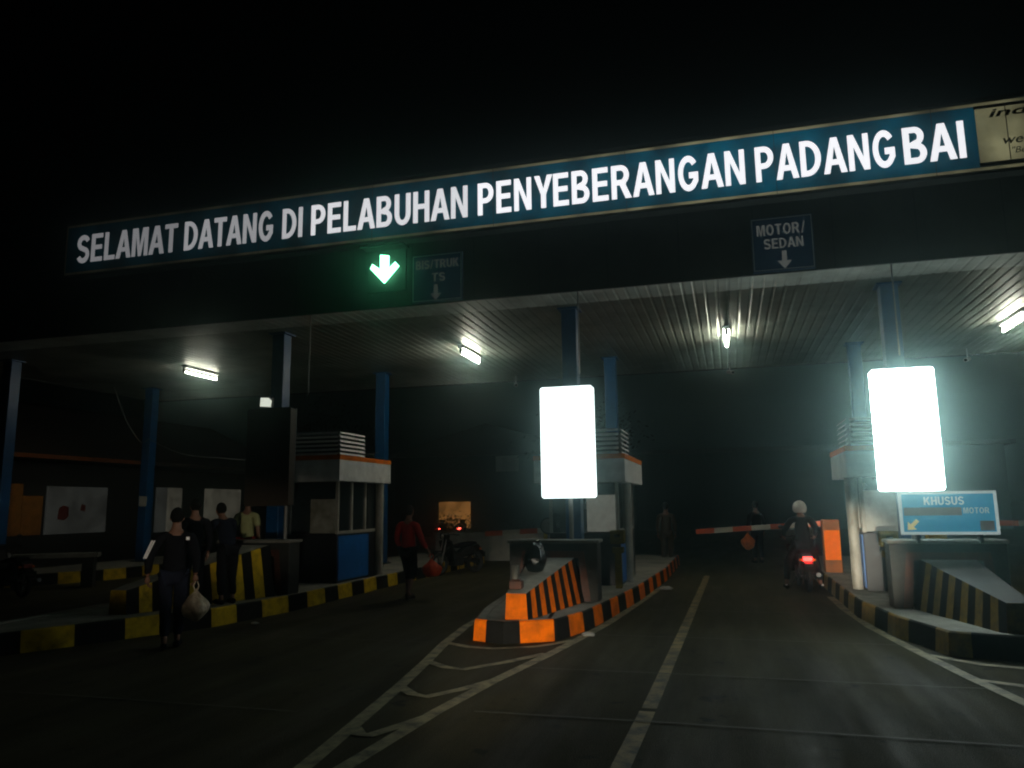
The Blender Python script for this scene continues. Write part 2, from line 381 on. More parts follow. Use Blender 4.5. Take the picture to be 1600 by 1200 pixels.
def arrow_poly(cx, cz, h, wd, shaft=0.34, head=0.45):
    """down arrow outline in x-z"""
    t = cz + h / 2; b = cz - h / 2; hz = b + h * head; s_ = wd * shaft / 2
    return [(cx - s_, t), (cx + s_, t), (cx + s_, hz), (cx + wd / 2, hz), (cx, b), (cx - wd / 2, hz), (cx - s_, hz)]

# ------------------------------------------------------------------ setting: ground, road, markings
tag(MB().quad([(-400, -200, -0.02), (400, -200, -0.02), (400, 600, -0.02), (-400, 600, -0.02)]).build('ground', earth), None, None, kind='structure')
g = MB()
nx, ny = 30, 40
for i in range(nx):
    for j in range(ny):
        xa, xb = -24 + i * 1.4, -24 + (i + 1) * 1.4; ya, yb = -12 + j * 1.6, -12 + (j + 1) * 1.6
        g.quad([(xa, ya, 0), (xb, ya, 0), (xb, yb, 0), (xa, yb, 0)])
tag(g.build('road', asphalt, clean=True), None, None, kind='structure')

def strip(pts, wd, mb, z=0.004):
    """a painted line of width wd along pts"""
    n = len(pts); L = []; R_ = []
    for k in range(n):
        a = Vector(pts[max(k - 1, 0)]); b = Vector(pts[min(k + 1, n - 1)]); dd = (b - a).normalized()
        nn = Vector((-dd.y, dd.x)); p = Vector(pts[k])
        L.append(p + nn * wd / 2); R_.append(p - nn * wd / 2)
    for k in range(n - 1):
        mb.quad([(L[k].x, L[k].y, z), (R_[k].x, R_[k].y, z), (R_[k + 1].x, R_[k + 1].y, z), (L[k + 1].x, L[k + 1].y, z)])
mk = MB()
strip([(-0.82, 3.0), (-0.80, 5.5), (-0.77, 6.9)], 0.135, mk)
strip([(-0.765, 7.0), (-0.70, 12), (-0.62, 19.5)], 0.13, mk)
tag(mk.build('lane_line', line_paint), None, None, kind='structure')
mk = MB()
strip([(-2.83, 4.2), (-2.9, 5.0), (-3.02, 5.85), (-3.22, 7.24), (-3.42, 8.45), (-3.64, 9.65), (-3.82, 11.0), (-3.95, 13.0)], 0.13, mk)
strip([(-2.68, 4.2), (-2.62, 5.07), (-2.53, 6.5), (-2.39, 7.7), (-2.15, 9.2), (-2.0, 10.3), (-1.84, 11.6), (-1.66, 14.0), (-1.5, 16.6)], 0.13, mk)
for pts in ([(-3.62, 9.65), (-3.25, 9.42), (-2.9, 9.37), (-2.4, 9.62), (-2.05, 10.15)],
            [(-3.40, 8.47), (-3.1, 8.22), (-2.86, 8.15), (-2.5, 8.65), (-2.2, 9.2)],
            [(-3.2, 7.26), (-2.98, 7.02), (-2.8, 6.95), (-2.58, 7.3), (-2.38, 7.75)],
            [(-2.99, 5.88), (-2.88, 5.74), (-2.78, 5.72), (-2.68, 5.95), (-2.55, 6.3)]):
    strip(pts, 0.115, mk, 0.008)
strip([(1.70, 15.6), (1.71, 13.9), (1.80, 12.0), (2.02, 10.2), (2.20, 8.9), (2.42, 7.6), (2.8, 5.8), (3.0, 4.9)], 0.13, mk)
strip([(4.35, 13.0), (4.2, 11.0), (3.98, 9.65), (3.7, 8.2), (3.3, 5.9), (3.1, 4.9)], 0.13, mk)
for pts in ([(2.08, 10.0), (2.5, 9.55), (2.95, 9.38), (3.5, 9.45), (3.95, 9.7)],
            [(2.24, 8.75), (2.6, 8.55), (3.0, 8.25), (3.4, 8.3), (3.7, 8.4)],
            [(2.5, 7.3), (2.8, 7.05), (3.05, 6.95), (3.45, 7.1)]):
    strip(pts, 0.115, mk, 0.008)
tag(mk.build('chevron_marking', line_pale), None, None, kind='structure')
mk = MB()
for y in (6.55, 8.37, 10.6, 13.2):
    strip([(-2.2, y), (-0.5, y + 0.02), (1.9, y - 0.02), (2.2, y)], 0.028, mk, 0.0115)
for y in (6.2, 9.6, 12.5):
    strip([(-8.0, y), (-6, y + 0.03), (-3.7, y)], 0.022, mk, 0.0115)
tag(mk.build('road_joint', joint_m), None, None, kind='structure')

# ------------------------------------------------------------------ kerbed islands
DECK = 0.26
def island(right, left, label, paint, seed, first=()):
    """outline from the nose backwards along both sides"""
    rnd = random.Random(seed)
    poly = right + list(reversed(left))          # nose, right side to the back, left side back to the nose
    cx_ = sum(p[0] for p in poly) / len(poly); cy_ = right[0][1]
    t = thing('traffic_island', label, 'traffic island', (cx_, cy_, 0), 0, 'kerbed islands between the toll lanes')
    # resample with stripe boundaries
    pts = [Vector(p) for p in poly] + [Vector(poly[0])]
    first = list(first); out = []; seg = first.pop(0) if first else rnd.uniform(.2, .5); on = True; acc = 0
    for a, b in zip(pts[:-1], pts[1:]):
        L = (b - a).length; p = 0
        while True:
            step = min(seg - acc, L - p)
            q0 = a.lerp(b, p / L); q1 = a.lerp(b, (p + step) / L)
            if step > 1e-4: out.append((q0, q1, on))
            p += step; acc += step
            if acc >= seg - 1e-6: acc = 0; on = not on; seg = first.pop(0) if first else rnd.uniform(.5, .66)
            if p >= L - 1e-6: break
    ring = [o_[0] for o_ in out]; n = len(ring); ins = []; foot = []
    for k in range(n):
        a, b = ring[k - 1], ring[(k + 1) % n]; dd = (b - a).normalized(); nn = Vector((-dd.y, dd.x))
        ins.append(ring[k] + nn * 0.14); foot.append(ring[k] - nn * 0.025)
    kb = MB()
    for k in range(n):
        j = (k + 1) % n; mi = 0 if out[k][2] else 1
        zt = DECK + 0.012
        kb.quad([(*foot[k], 0), (*foot[j], 0), (*ring[j], zt - .02), (*ring[k], zt - .02)], mi)
        i_k = ring[k].lerp(ins[k], .15); i_j = ring[j].lerp(ins[j], .15)
        kb.quad([(*ring[k], zt - .02), (*ring[j], zt - .02), (*i_j, zt), (*i_k, zt)], mi)
        kb.quad([(*i_k, zt), (*i_j, zt), (*ins[j], zt), (*ins[k], zt)], 2)
        kb.quad([(*ins[k], zt), (*ins[j], zt), (*ins[j], DECK - .1), (*ins[k], DECK - .1)], 2)
    kb.build('kerb', [paint, black, deck_m], t, world=True)
    dk = MB().quad([(p.x, p.y, DECK) for p in ins])
    dk.build('deck', deck_m, t, world=True)
    return t
island([(-3.33, 9.93), (-2.88, 9.75), (-2.27, 10.1), (-2.03, 11.0), (-1.86, 12.5), (-1.68, 14.5), (-1.5, 18.3), (-1.5, 23)],
       [(-3.55, 11.0), (-3.72, 12.5), (-3.86, 14.5), (-4.0, 18.3), (-4.0, 23)],
       'island with orange and black kerb nose between the bus lane and the motorbike lane', amber, 3, (.20, .50, .46, .40, .44, .46, .46, .5, .5))
island([(3.1, 9.74), (3.6, 10.0), (3.9, 11.0), (4.05, 12.5), (4.2, 14.5), (4.3, 18.3), (4.3, 23)],
       [(2.32, 10.05), (2.0, 11.26), (1.80, 12.96), (1.80, 14.5), (1.80, 18.3), (1.80, 23)],
       'dim kerbed island at the right edge carrying the blue KHUSUS sign', dull_yellow, 11)
island([(-9.1, 7.0), (-8.66, 7.85), (-8.3, 8.65), (-7.58, 10.27), (-7.35, 12.0), (-7.38, 14.5), (-7.4, 18.3), (-7.4, 23)],
       [(-9.5, 7.4), (-9.7, 8.65), (-9.8, 10.3), (-9.8, 12.0), (-9.8, 14.5), (-9.8, 18.3), (-9.8, 23)],
       'long island with dark yellow and black kerb under the unlit light box', yellow, 5)
island([(-16.7, 13.5), (-15.95, 15.1), (-15.3, 16.5), (-15.2, 18.3), (-15.2, 23)],
       [(-17.3, 13.6), (-17.7, 15.0), (-17.7, 16.5), (-17.7, 18.3), (-17.7, 23)],
       'farthest island at the left edge, its kerb almost lost in the dark', yellow, 8)

# ------------------------------------------------------------------ canopy
SOF = 5.4; F0 = 12.62; B0 = 21.6; XL = -18.6; XR = 9.5
cn = thing('toll_canopy', 'long dark flat canopy over the toll lanes with ribbed metal ceiling', 'canopy', (-4, 17, SOF))
sf = MB(); x = XL
while x < XR - 1e-6:
    p = 0.19
    prof = [(x, SOF), (x + 0.125, SOF), (x + 0.145, SOF + 0.010), (x + 0.172, SOF + 0.010), (x + p, SOF)]
    for (a, za), (b, zb) in zip(prof[:-1], prof[1:]):
        sf.quad([(a, F0, za), (b, F0, zb), (b, F0 + .85, zb), (a, F0 + .85, za)], 1)
        sf.quad([(a, F0 + .85, za), (b, F0 + .85, zb), (b, B0, zb), (a, B0, za)])
    x += p
sf.build('ceiling', [sheet, lit_strip], cn, world=True, clean=True)
fa = MB()
fa.box(XL - .1, XR + .1, F0 - .06, F0, SOF - .02, 7.9)
fa.build('front_fascia', fascia_m, cn, world=True)
x = XL
while x < XR:                                             # vertical sheet joints
    MB().box(x, x + .02, F0 - .064, F0 - .0605, SOF, 6.55).build('fascia_joint', dk_metal, cn, world=True); x += 1.2
MB().box(XL - .1, XR + .1, B0, B0 + .06, SOF - .02, 6.6).build('rear_fascia', fascia_m, cn, world=True)
MB().box(XL - .1, XL, F0, B0, SOF - .02, 6.6).build('side_fascia', fascia_m, cn, world=True)
MB().box(XR, XR + .1, F0, B0, SOF - .02, 6.6).build('side_fascia', fascia_m, cn, world=True)
MB().box(XL, XR, F0, B0, 6.45, 6.55).build('roof', fascia_m, cn, world=True)

def pillar(x, y, label, z0=DECK):
    t = thing('pillar', label, 'pillar', (x, y, z0), 0, 'blue steel pillars carrying the canopy')
    h = SOF - z0
    MB().box(-.14, .14, -.14, .14, 0.02, h - .03).build('shaft', blue, t, bev=.012)
    b = MB().box(-.22, .22, -.22, .22, 0.0, .02)
    for sx in (-.17, .17):
        for sy in (-.17, .17): b.tube((sx, sy, .02), (sx, sy, .05), .015, n=6)
    b.build('base_plate', dk_metal, t)
    MB().box(-.2, .2, -.2, .2, h - .03, h - .002).build('head_plate', blue, t)
    return t
pillar(-16.72, 14.4, 'front blue pillar at the far left edge of the photo')
pillar(-8.95, 13.95, 'front blue pillar rising behind the unlit light box')
pillar(-2.72, 13.85, 'front pillar rising directly behind the left glowing light box')
pillar(2.80, 13.95, 'front pillar rising directly behind the right glowing light box')
pillar(-16.75, 19.2, 'rear blue pillar nearest the orange edged building')
pillar(-9.05, 19.1, 'rear blue pillar just right of the booth with the blue panel')
pillar(-2.72, 19.0, 'rear bright blue pillar just right of the left glowing light box')
pillar(3.0, 19.1, 'rear blue pillar beside the left edge of the right glowing light box')

# ------------------------------------------------------------------ welcome sign on the fascia
SY = 12.30
ws = thing('welcome_sign', 'long teal sign along the canopy reading SELAMAT DATANG DI PELABUHAN PENYEBERANGAN PADANG BAI', 'sign', (-4.5, SY + .1, 6.6))
SX0, SX1, SXB = -13.12, 3.88, 7.4
cs = MB()                                                  # open case: back, top, bottom, ends; added glow boards inside shine through the face
cs.box(SX0 - .03, SXB, SY + .215, SY + .24, 6.58, 7.72); cs.box(SX0 - .03, SXB, SY, SY + .24, 7.72, 7.75); cs.box(SX0 - .03, SXB, SY, SY + .24, 6.55, 6.58)
cs.box(SX0 - .05, SX0 - .03, SY, SY + .24, 6.55, 7.75)
cs.build('case', fascia_m, ws, world=True)
MB().box(SX0, 3.90, SY + .018, SY + .022, 6.66, 7.64).build('panel', lit_teal, ws, world=True)
b = MB()
b.box(SX0, SXB, SY + .018, SY + .022, 7.64, 7.69); b.box(SX0, SXB, SY + .018, SY + .022, 6.61, 6.66)
b.box(SX0 - .028, SX0, SY + .018, SY + .022, 6.61, 7.69)
b.build('border', lit_cream, ws, world=True)
b = MB()
b.box(SX0 - .03, SXB, SY + .016, SY + .024, 7.69, 7.72); b.box(SX0 - .03, SXB, SY + .016, SY + .024, 6.58, 6.61)
b.build('edge_trim', fascia_m, ws, world=True)
for sx in (-10.9, -8.5, -6.1, -3.75, -1.4, 1.0, 3.3):
    MB().box(sx, sx + .009, SY + .0150, SY + .0158, 6.61, 7.69).build('panel_seam', fascia_m, ws, world=True)
levels = (.04, .05, .07, .11, .17, .28, .40, .56, .80, 1.0, .92, .66, .60, .95, .95)
wd_ = (SXB - SX0) / len(levels)
for k, e in enumerate(levels):
    xa = SX0 + k * wd_
    MB().box(xa + .1, xa + wd_ - .1, SY + .205, SY + .212, 6.60, 7.70).build('added_glow_board', emit('added_board_glow_%d' % k, (.95, 1, .97), SIGN * e * 2.1), ws, world=True)  # unseen boards added to make the face glow, dimmer towards the left
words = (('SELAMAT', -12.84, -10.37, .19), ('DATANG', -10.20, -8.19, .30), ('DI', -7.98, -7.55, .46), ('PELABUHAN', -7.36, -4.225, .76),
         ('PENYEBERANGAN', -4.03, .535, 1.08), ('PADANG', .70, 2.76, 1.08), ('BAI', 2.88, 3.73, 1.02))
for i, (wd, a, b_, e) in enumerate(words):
    lettering(wd, a, b_, 6.845, 7.44, SY + .0175, .012, emit('letter_glow_%d' % i, (.96, .96, 1.0), e), ws)  # letters emit in place of reflected light, strength set per word
# cream panel of the ferry company
MB().box(3.90, SXB, SY + .018, SY + .022, 6.66, 7.64).build('company_panel', lit_cream, ws, world=True)
fr = MB(); fr.box(3.89, SXB, SY + .010, SY + .0178, 7.59, 7.64); fr.box(3.89, SXB, SY + .010, SY + .0178, 6.66, 6.73); fr.build('panel_edge', fascia_m, ws, world=True)
MB().box(4.30, 4.312, SY + .012, SY + .0178, 6.73, 7.59).build('panel_seam', rust_paint, ws, world=True)
text_mesh('company_lettering', 'indo', 4.08, 4.82, 7.44, 7.575, SY + .0178, .004, ink, ws, bold=.02, shear=.25, cap=(0, .73))
text_mesh('company_lettering', 'we', 4.235, 4.50, 6.985, 7.08, SY + .0178, .004, ink, ws, bold=.01, shear=.25)
text_mesh('company_lettering', '"Be', 4.34, 4.52, 6.83, 6.93, SY + .0178, .004, dk_metal, ws, shear=.25)

# ------------------------------------------------------------------ lane signs and arrow signal under it
def lane_sign(x0, x1, z0, z1, lines, ax_, az_, label, glow):
    st = emit('lane_text_glow', (.95, 1, .93), glow)  # text and arrow emit, standing in for headlamp light they reflect
    t = thing('lane_sign', label, 'sign', ((x0 + x1) / 2, 12.5, z0))
    y = 12.50
    MB().box(x0, x1, y, y + .055, z0, z1).build('panel', sign_navy_glow, t, world=True)
    f = MB()
    for (a, b, c, d_) in ((x0 + .01, x1 - .01, z1 - .03, z1 - .015), (x0 + .01, x1 - .01, z0 + .015, z0 + .03), (x0 + .01, x0 + .025, z0 + .03, z1 - .03), (x1 - .025, x1 - .01, z0 + .03, z1 - .03)):
        f.box(a, b, y - .004, y - .0005, c, d_)
    f.build('border', sign_text, t, world=True)
    for (s_, a, b, c, d_) in lines:
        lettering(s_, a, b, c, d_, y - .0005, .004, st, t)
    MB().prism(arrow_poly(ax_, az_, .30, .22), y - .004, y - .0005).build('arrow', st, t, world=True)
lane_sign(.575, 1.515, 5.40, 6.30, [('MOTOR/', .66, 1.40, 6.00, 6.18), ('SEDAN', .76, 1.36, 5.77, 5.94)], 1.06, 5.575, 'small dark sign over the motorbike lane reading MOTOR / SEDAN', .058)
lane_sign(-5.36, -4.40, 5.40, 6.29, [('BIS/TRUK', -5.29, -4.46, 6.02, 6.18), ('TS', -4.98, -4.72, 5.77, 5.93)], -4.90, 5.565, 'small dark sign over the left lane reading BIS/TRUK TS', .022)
t = thing('arrow_signal', 'bright green lit arrow pointing down at the left lane', 'signal', (-5.88, 12.5, 5.7))
MB().box(-6.27, -5.49, 12.50, 12.56, 5.66, 6.46).build('housing', signal_board, t, world=True, bev=.01)
MB().prism([(-6.31, 6.47), (-5.45, 6.47), (-5.45, 6.50), (-6.31, 6.50)], 12.28, 12.55).build('visor', black, t, world=True)
cx_, zt, zb = -5.875, 6.345, 5.80
poly = [(cx_ - .085, zt), (cx_ + .085, zt - .03), (cx_ + .085, zb + .27), (cx_ + .215, zb + .385), (cx_ + .285, zb + .30),
        (cx_, zb), (cx_ - .285, zb + .30), (cx_ - .24, zb + .385), (cx_ - .085, zb + .27)]
MB().prism(poly, 12.40, 12.425).build('arrow', em_arrow, t, world=True)

# ------------------------------------------------------------------ tube lamps on the ceiling
for x, y, g_, lab in ((-13.25, 16.9, .36, 'lit tube lamp on the ceiling left of the unlit light box'), (-5.75, 16.9, 1.0, 'lit tube lamp on the ceiling over the left lane'),
                  (.13, 16.85, 1.0, 'lit tube lamp on the ceiling over the motorbike lane, seen end-on'), (5.72, 17.2, 1.0, 'lit tube lamp cut off by the right edge of the photo')):
    t = thing('tube_lamp', lab, 'lamp', (x, y, SOF), 0, 'fluorescent tubes under the canopy')
    MB().box(-.075, .075, -.66, .66, -.07, -.002).build('housing', white, t, bev=.008)
    for s_ in (-1, 1): MB().box(-.03, .03, s_ * .645 - .02, s_ * .645 + .02, -.205, -.07).build('tube_holder', white, t)
    MB().tube((0, -.625, -.17), (0, .625, -.17), .024, n=16).build('tube', emit('tube_glow', (1.0, 0.97, 0.80), TUBE * g_), t, smooth=False)

# ------------------------------------------------------------------ per-island furniture
def portal(x0, x1, label):
    y0 = 12.02; t = thing('crash_portal', label, 'barrier', ((x0 + x1) / 2, y0, DECK), 0, 'concrete guard frames in front of the booths')
    z1 = 1.20
    b = MB()
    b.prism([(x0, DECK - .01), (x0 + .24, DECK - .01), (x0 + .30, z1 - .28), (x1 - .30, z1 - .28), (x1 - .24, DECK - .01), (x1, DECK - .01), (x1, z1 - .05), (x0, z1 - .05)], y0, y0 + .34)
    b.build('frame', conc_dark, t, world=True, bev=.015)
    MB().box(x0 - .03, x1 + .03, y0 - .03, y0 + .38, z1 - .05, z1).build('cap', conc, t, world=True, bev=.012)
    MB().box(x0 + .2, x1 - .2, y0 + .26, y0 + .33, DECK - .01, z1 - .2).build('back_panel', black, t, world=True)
    s_ = MB()
    p = y0 - .006; q = y0 - .0005
    s_.prism([(x0 + .12, DECK + .01), (x0 + .24, DECK + .01), (x0 + .30, z1 - .28), (x0 + .21, z1 - .17)], p, q)
    s_.prism([(x1 - .24, DECK + .01), (x1 - .12, DECK + .01), (x1 - .21, z1 - .17), (x1 - .30, z1 - .28)], p, q)
    s_.prism([(x0 + .30, z1 - .28), (x1 - .30, z1 - .28), (x1 - .21, z1 - .17), (x0 + .21, z1 - .17)], p, q)
    s_.build('painted_band', rust_paint, t, world=True)
portal(-3.44, -2.02, 'dark concrete guard frame under the left glowing light box')
portal(2.13, 3.60, 'dark concrete guard frame under the KHUSUS sign')
portal(-8.85, -7.42, 'dark concrete guard frame under the unlit light box')

def wedge(cx_, cb, paint, label, y0=9.98, y1=12.0, zb_=.93, topm=deck_m):
    t = thing('crash_barrier', label, 'barrier', (cx_, y0, DECK), 0, 'sloping striped crash barriers on the island noses')
    n = 13; side = MB(); top = MB()
    def sec(k):
        f = k / n; c = cx_ + (cb - cx_) * f
        return c, (.135 + .21 * f, .155 + .33 * f), y0 + (y1 - y0) * f, .60 + (zb_ - .60) * f
    for k in range(n):
        c0, h0, ya, za = sec(k); c1, h1, yb, zb = sec(k + 1); mi = 0 if k % 2 == 1 else 1
        if k == 0: mi = 1
        for s_ in (-1, 1):
            side.quad([(c0 + s_ * h0[1], ya, DECK - .01), (c1 + s_ * h1[1], yb, DECK - .01), (c1 + s_ * h1[0], yb, zb), (c0 + s_ * h0[0], ya, za)], mi)
        top.quad([(c0 - h0[0], ya, za), (c0 + h0[0], ya, za), (c1 + h1[0], yb, zb), (c1 - h1[0], yb, zb)])
    c0, h0, ya, za = sec(0)
    side.quad([(c0 - h0[1], ya, DECK - .01), (c0 + h0[1], ya, DECK - .01), (c0 + h0[0], ya, za), (c0 - h0[0], ya, za)], 0)
    side.build('striped_side', [paint, black], t, world=True)
    top.build('top', topm, t, world=True)
    return t
wedge(-2.77, -2.72, amber, 'striped barrier with bright orange end on the middle island')
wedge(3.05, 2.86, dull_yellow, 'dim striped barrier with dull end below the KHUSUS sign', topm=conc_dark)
wedge(-8.62, -8.08, yellow, 'dark yellow striped barrier behind the person with the pale bag', y0=9.45, y1=11.9, zb_=1.12)

def light_box(x0, x1, z0, z1, lit, label, px):
    t = thing('light_box', label, 'light box', (px, 12.14, 1.2), 0, 'upright light boxes on posts')
    MB().tube((px, 12.185, 1.2), (px, 12.185, z0), .035, n=14).build('post', grey_metal, t, world=True)
    b = MB(); r = .03
    b.prism([(x0, z0 + r), (x0 + r, z0), (x1 - r, z0), (x1, z0 + r), (x1, z1 - r), (x1 - r, z1), (x0 + r, z1), (x0, z1 - r)], 12.0, 12.16)
    MB().box(x0 + .004, x1 - .004, 12.161, 12.21, z0 + .004, z1 - .004).build('back_case', dk_metal, t, world=True)
    b.build('panel', (em_box if lit == 1 else em_box_r) if lit else mat('unlit_panel', (.055, .04, .028), .5, scale=4), t, world=True)
    
    MB().tube((px + .12, 12.62, z1 + .3), (px + .12, 12.62, SOF), .012, n=8).build('hanger', grey_metal, t, world=True)
    return t
light_box(-2.885, -2.02, 1.85, 3.64, True, 'glowing white light box on the middle island', -2.45)
light_box(2.08, 2.915, 1.88, 3.635, 2, 'glowing white light box above the KHUSUS sign', 2.5)
light_box(-8.36, -7.47, 1.79, 3.54, False, 'unlit dark brown light box left of the booth with the blue panel', -7.62)

# floodlight over the unlit box
t = thing('flood_light', 'small square pale floodlight above the unlit light box', 'lamp', (-8.53, 12.9, 3.7))
MB().prism([(-8.65, 3.70), (-8.42, 3.68), (-8.40, 3.80), (-8.47, 3.86), (-8.64, 3.87)], 12.80, 12.815).build('lens', em_flood, t, world=True)
MB().box(-8.66, -8.4, 12.816, 12.90, 3.68, 3.87).build('housing', dk_metal, t, world=True, bev=.01)
MB().tube((-8.53, 12.88, 3.72), (-8.85, 13.78, 3.5), .015).build('bracket', dk_metal, t, world=True)

# the KHUSUS sign
t = thing('lane_sign', 'blue sign with white frame reading KHUSUS below the right light box', 'sign', (2.89, 11.9, 1.26))
x0, x1, z0, z1 = 2.28, 3.50, 1.275, 1.865; y = 11.9
MB().box(x0 + .02, x1 - .02, y, y + .02, z0 + .02, z1 - .02).build('panel', sign_blue_glow, t, world=True)
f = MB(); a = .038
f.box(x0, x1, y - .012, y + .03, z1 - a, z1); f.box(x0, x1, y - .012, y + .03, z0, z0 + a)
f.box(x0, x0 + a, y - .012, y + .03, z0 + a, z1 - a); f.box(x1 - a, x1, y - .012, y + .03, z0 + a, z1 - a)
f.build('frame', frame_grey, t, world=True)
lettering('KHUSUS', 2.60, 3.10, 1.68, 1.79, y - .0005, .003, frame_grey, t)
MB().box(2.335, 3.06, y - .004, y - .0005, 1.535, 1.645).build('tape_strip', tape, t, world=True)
lettering('MOTOR', 3.08, 3.40, 1.56, 1.64, y - .0005, .003, glow_too(mat('faded_text_glow', (.3, .31, .3), .6), (.8, 1, .97), .22), t)  # emission stands in for light falling on the small word
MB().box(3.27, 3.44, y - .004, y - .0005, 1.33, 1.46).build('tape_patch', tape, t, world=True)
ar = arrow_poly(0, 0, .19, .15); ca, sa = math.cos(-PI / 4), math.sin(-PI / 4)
MB().prism([(2.435 + ca * p - sa * q, 1.405 + sa * p + ca * q) for p, q in ar], y - .004, y - .0005).build('arrow', glow_too(mat('pale_yellow_glow', (.5, .42, .12), .6), (1, .88, .42), .32), t, world=True)  # arrow glow put into its paint, no lamp behind it
for px in (2.5, 3.28): MB().box(px - .02, px + .02, 11.925, 12.05, 1.16, 1.30).build('bracket', dk_metal, t, world=True)

booth_glass = glow_too(mat('lit_booth_glass', (.30, .30, .26), .3, scale=5, col2=(.15, .14, .10)), (.95, .95, .80), .085)
def booth(x0, x1, y0, y1, side, zf, label, col_y, col_w=.09, lit=True):
    """side=+1: the lane window faces +x"""
    t = thing('toll_booth', label, 'toll booth', ((x0 + x1) / 2, (y0 + y1) / 2, DECK), 0, 'toll booths on the islands')
    bx0, bx1 = x0 + .22, x1 - .18; by0, by1 = y0 + .3, y1 - .25
    L = bx1 if side > 0 else bx0
    w_ = .06
    MB().box(bx0, bx1, by0, by1, DECK - .005, 1.22).build('lower_wall', dk_metal, t, world=True, bev=.01)
    for px in (bx0, bx1 - w_):
        for py in (by0, by1 - w_): MB().box(px, px + w_, py, py + w_, 1.22, zf).build('corner_post', column_paint, t, world=True)
    n = 3; fa_, fb_ = (L - w_, L) if side > 0 else (L, L + w_)
    for k in range(1, n):
        py = by0 + (by1 - by0) * k / n
        MB().box(fa_, fb_, py - .03, py + .03, 1.28, zf).build('mullion', column_paint, t, world=True)
    MB().box(fa_, fb_, by0 + w_, by1 - w_, 1.22, 1.28).build('window_sill', column_paint, t, world=True)
    g_ = MB()
    xx = L - .035 * side
    g_.box(min(xx, xx - .008 * side), max(xx, xx - .008 * side), by0 + w_, by1 - w_, 1.285, zf)
    g_.build('side_window', glass, t, world=True)
    MB().box(bx0 + w_, bx1 - w_, by0 + .02, by0 + .028, 1.225, zf).build('front_window', glass, t, world=True)
    MB().box(bx0 + w_, bx1 - w_, by1 - .03, by1 - .02, 1.225, zf).build('rear_wall', wall_dark, t, world=True)
    if side > 0: MB().box(L + .0005, L + .02, by0 + .03, by1 - .5, DECK + .05, 1.18).build('lane_panel', blue_panel, t, world=True)
    else: MB().box(L - .02, L - .0005, by0 + .03, by1 - .5, DECK + .05, 1.18).build('lane_panel', blue_panel, t, world=True)
    # pale board behind the front glass, near the lane
    bw = .54
    a_, b_ = (bx1 - .06 - bw, bx1 - .06) if side > 0 else (bx0 + .06, bx0 + .06 + bw)
    MB().box(a_, b_, by0 - .03, by0 - .012, 1.24, 1.92).build('front_board', booth_glass if lit else pale_glass, t, world=True)
    MB().box(x0, x1, y0, y1, zf, zf + .43).build('roof_fascia', white, t, world=True, bev=.012)
    MB().box(x0 - .006, x1 + .006, y0 - .006, y1 + .006, zf + .43, zf + .52).build('roof_trim', orange, t, world=True)
    ex = x1 - .12 if side > 0 else x0 + .12
    MB().tube((ex, col_y, DECK), (ex, col_y, zf), col_w, n=18).build('column', column_paint, t, world=True, smooth=False)
    # louvred screen round the cooling unit on the roof
    lx0, lx1 = x0 + .12, x1 - .05; ly0, ly1 = y0 + .12, y0 + 1.2
    if side < 0: lx0, lx1 = x0 + .05, x1 - .12
    s_ = MB(); z = zf + .53
    for k in range(6):
        za = z + k * .085
        s_.prism([(lx1, za), (lx1 - .03, za + .04), (lx1 - .03, za + .046), (lx1, za + .006)], ly0, ly1)
        s_.prism([(lx0, za), (lx0 + .03, za + .04), (lx0 + .03, za + .046), (lx0, za + .006)], ly0, ly1)
        s_.prism([(ly0, za), (ly0 + .03, za + .04), (ly0 + .03, za + .046), (ly0, za + .006)], lx0 + .07, lx1 - .07, axis='x')
    s_.build('louvre', white, t, world=True)
    MB().box(lx0 + .12, lx1 - .12, ly0 + .12, ly1 - .1, zf + .52, zf + .95).build('cooling_unit', dk_metal, t, world=True, bev=.02)
    return t
booth(-8.95, -7.42, 13.75, 16.16, +1, 2.27, 'toll booth with orange roof edge and blue lower panel beside the unlit light box', 15.85, lit=False)
booth(-3.55, -1.82, 14.15, 17.0, +1, 2.15, 'toll booth with grey roof edge and white column behind the middle light box', 15.2)
booth(1.92, 2.98, 13.95, 15.9, -1, 2.15, 'toll booth half hidden behind the right glowing light box', 14.55)

# yellow posts beside the booths
for x, y, lab in ((-1.98, 14.05, 'yellow headed ticket post beside the middle booth'), (2.34, 13.2, 'dull yellow ticket post left of the right guard frame')):
    t = thing('ticket_post', lab, 'ticket machine', (x, y, DECK), 0, 'yellow ticket posts')
    MB().box(-.06, .06, -.05, .05, 0, .62).build('post', post_yellow, t, bev=.01)
    MB().box(-.10, .10, -.09, .09, .62, .72).build('collar', post_yellow, t, bev=.01)
    MB().box(-.13, .13, -.10, .10, .78, 1.02).build('head', post_yellow, t, bev=.02)
    MB().box(-.05, .05, -.04, .04, .72, .78).build('neck', dk_metal, t)
    MB().box(-.05, .05, -.1045, -.1005, .90, .95).build('screen', glass, t)

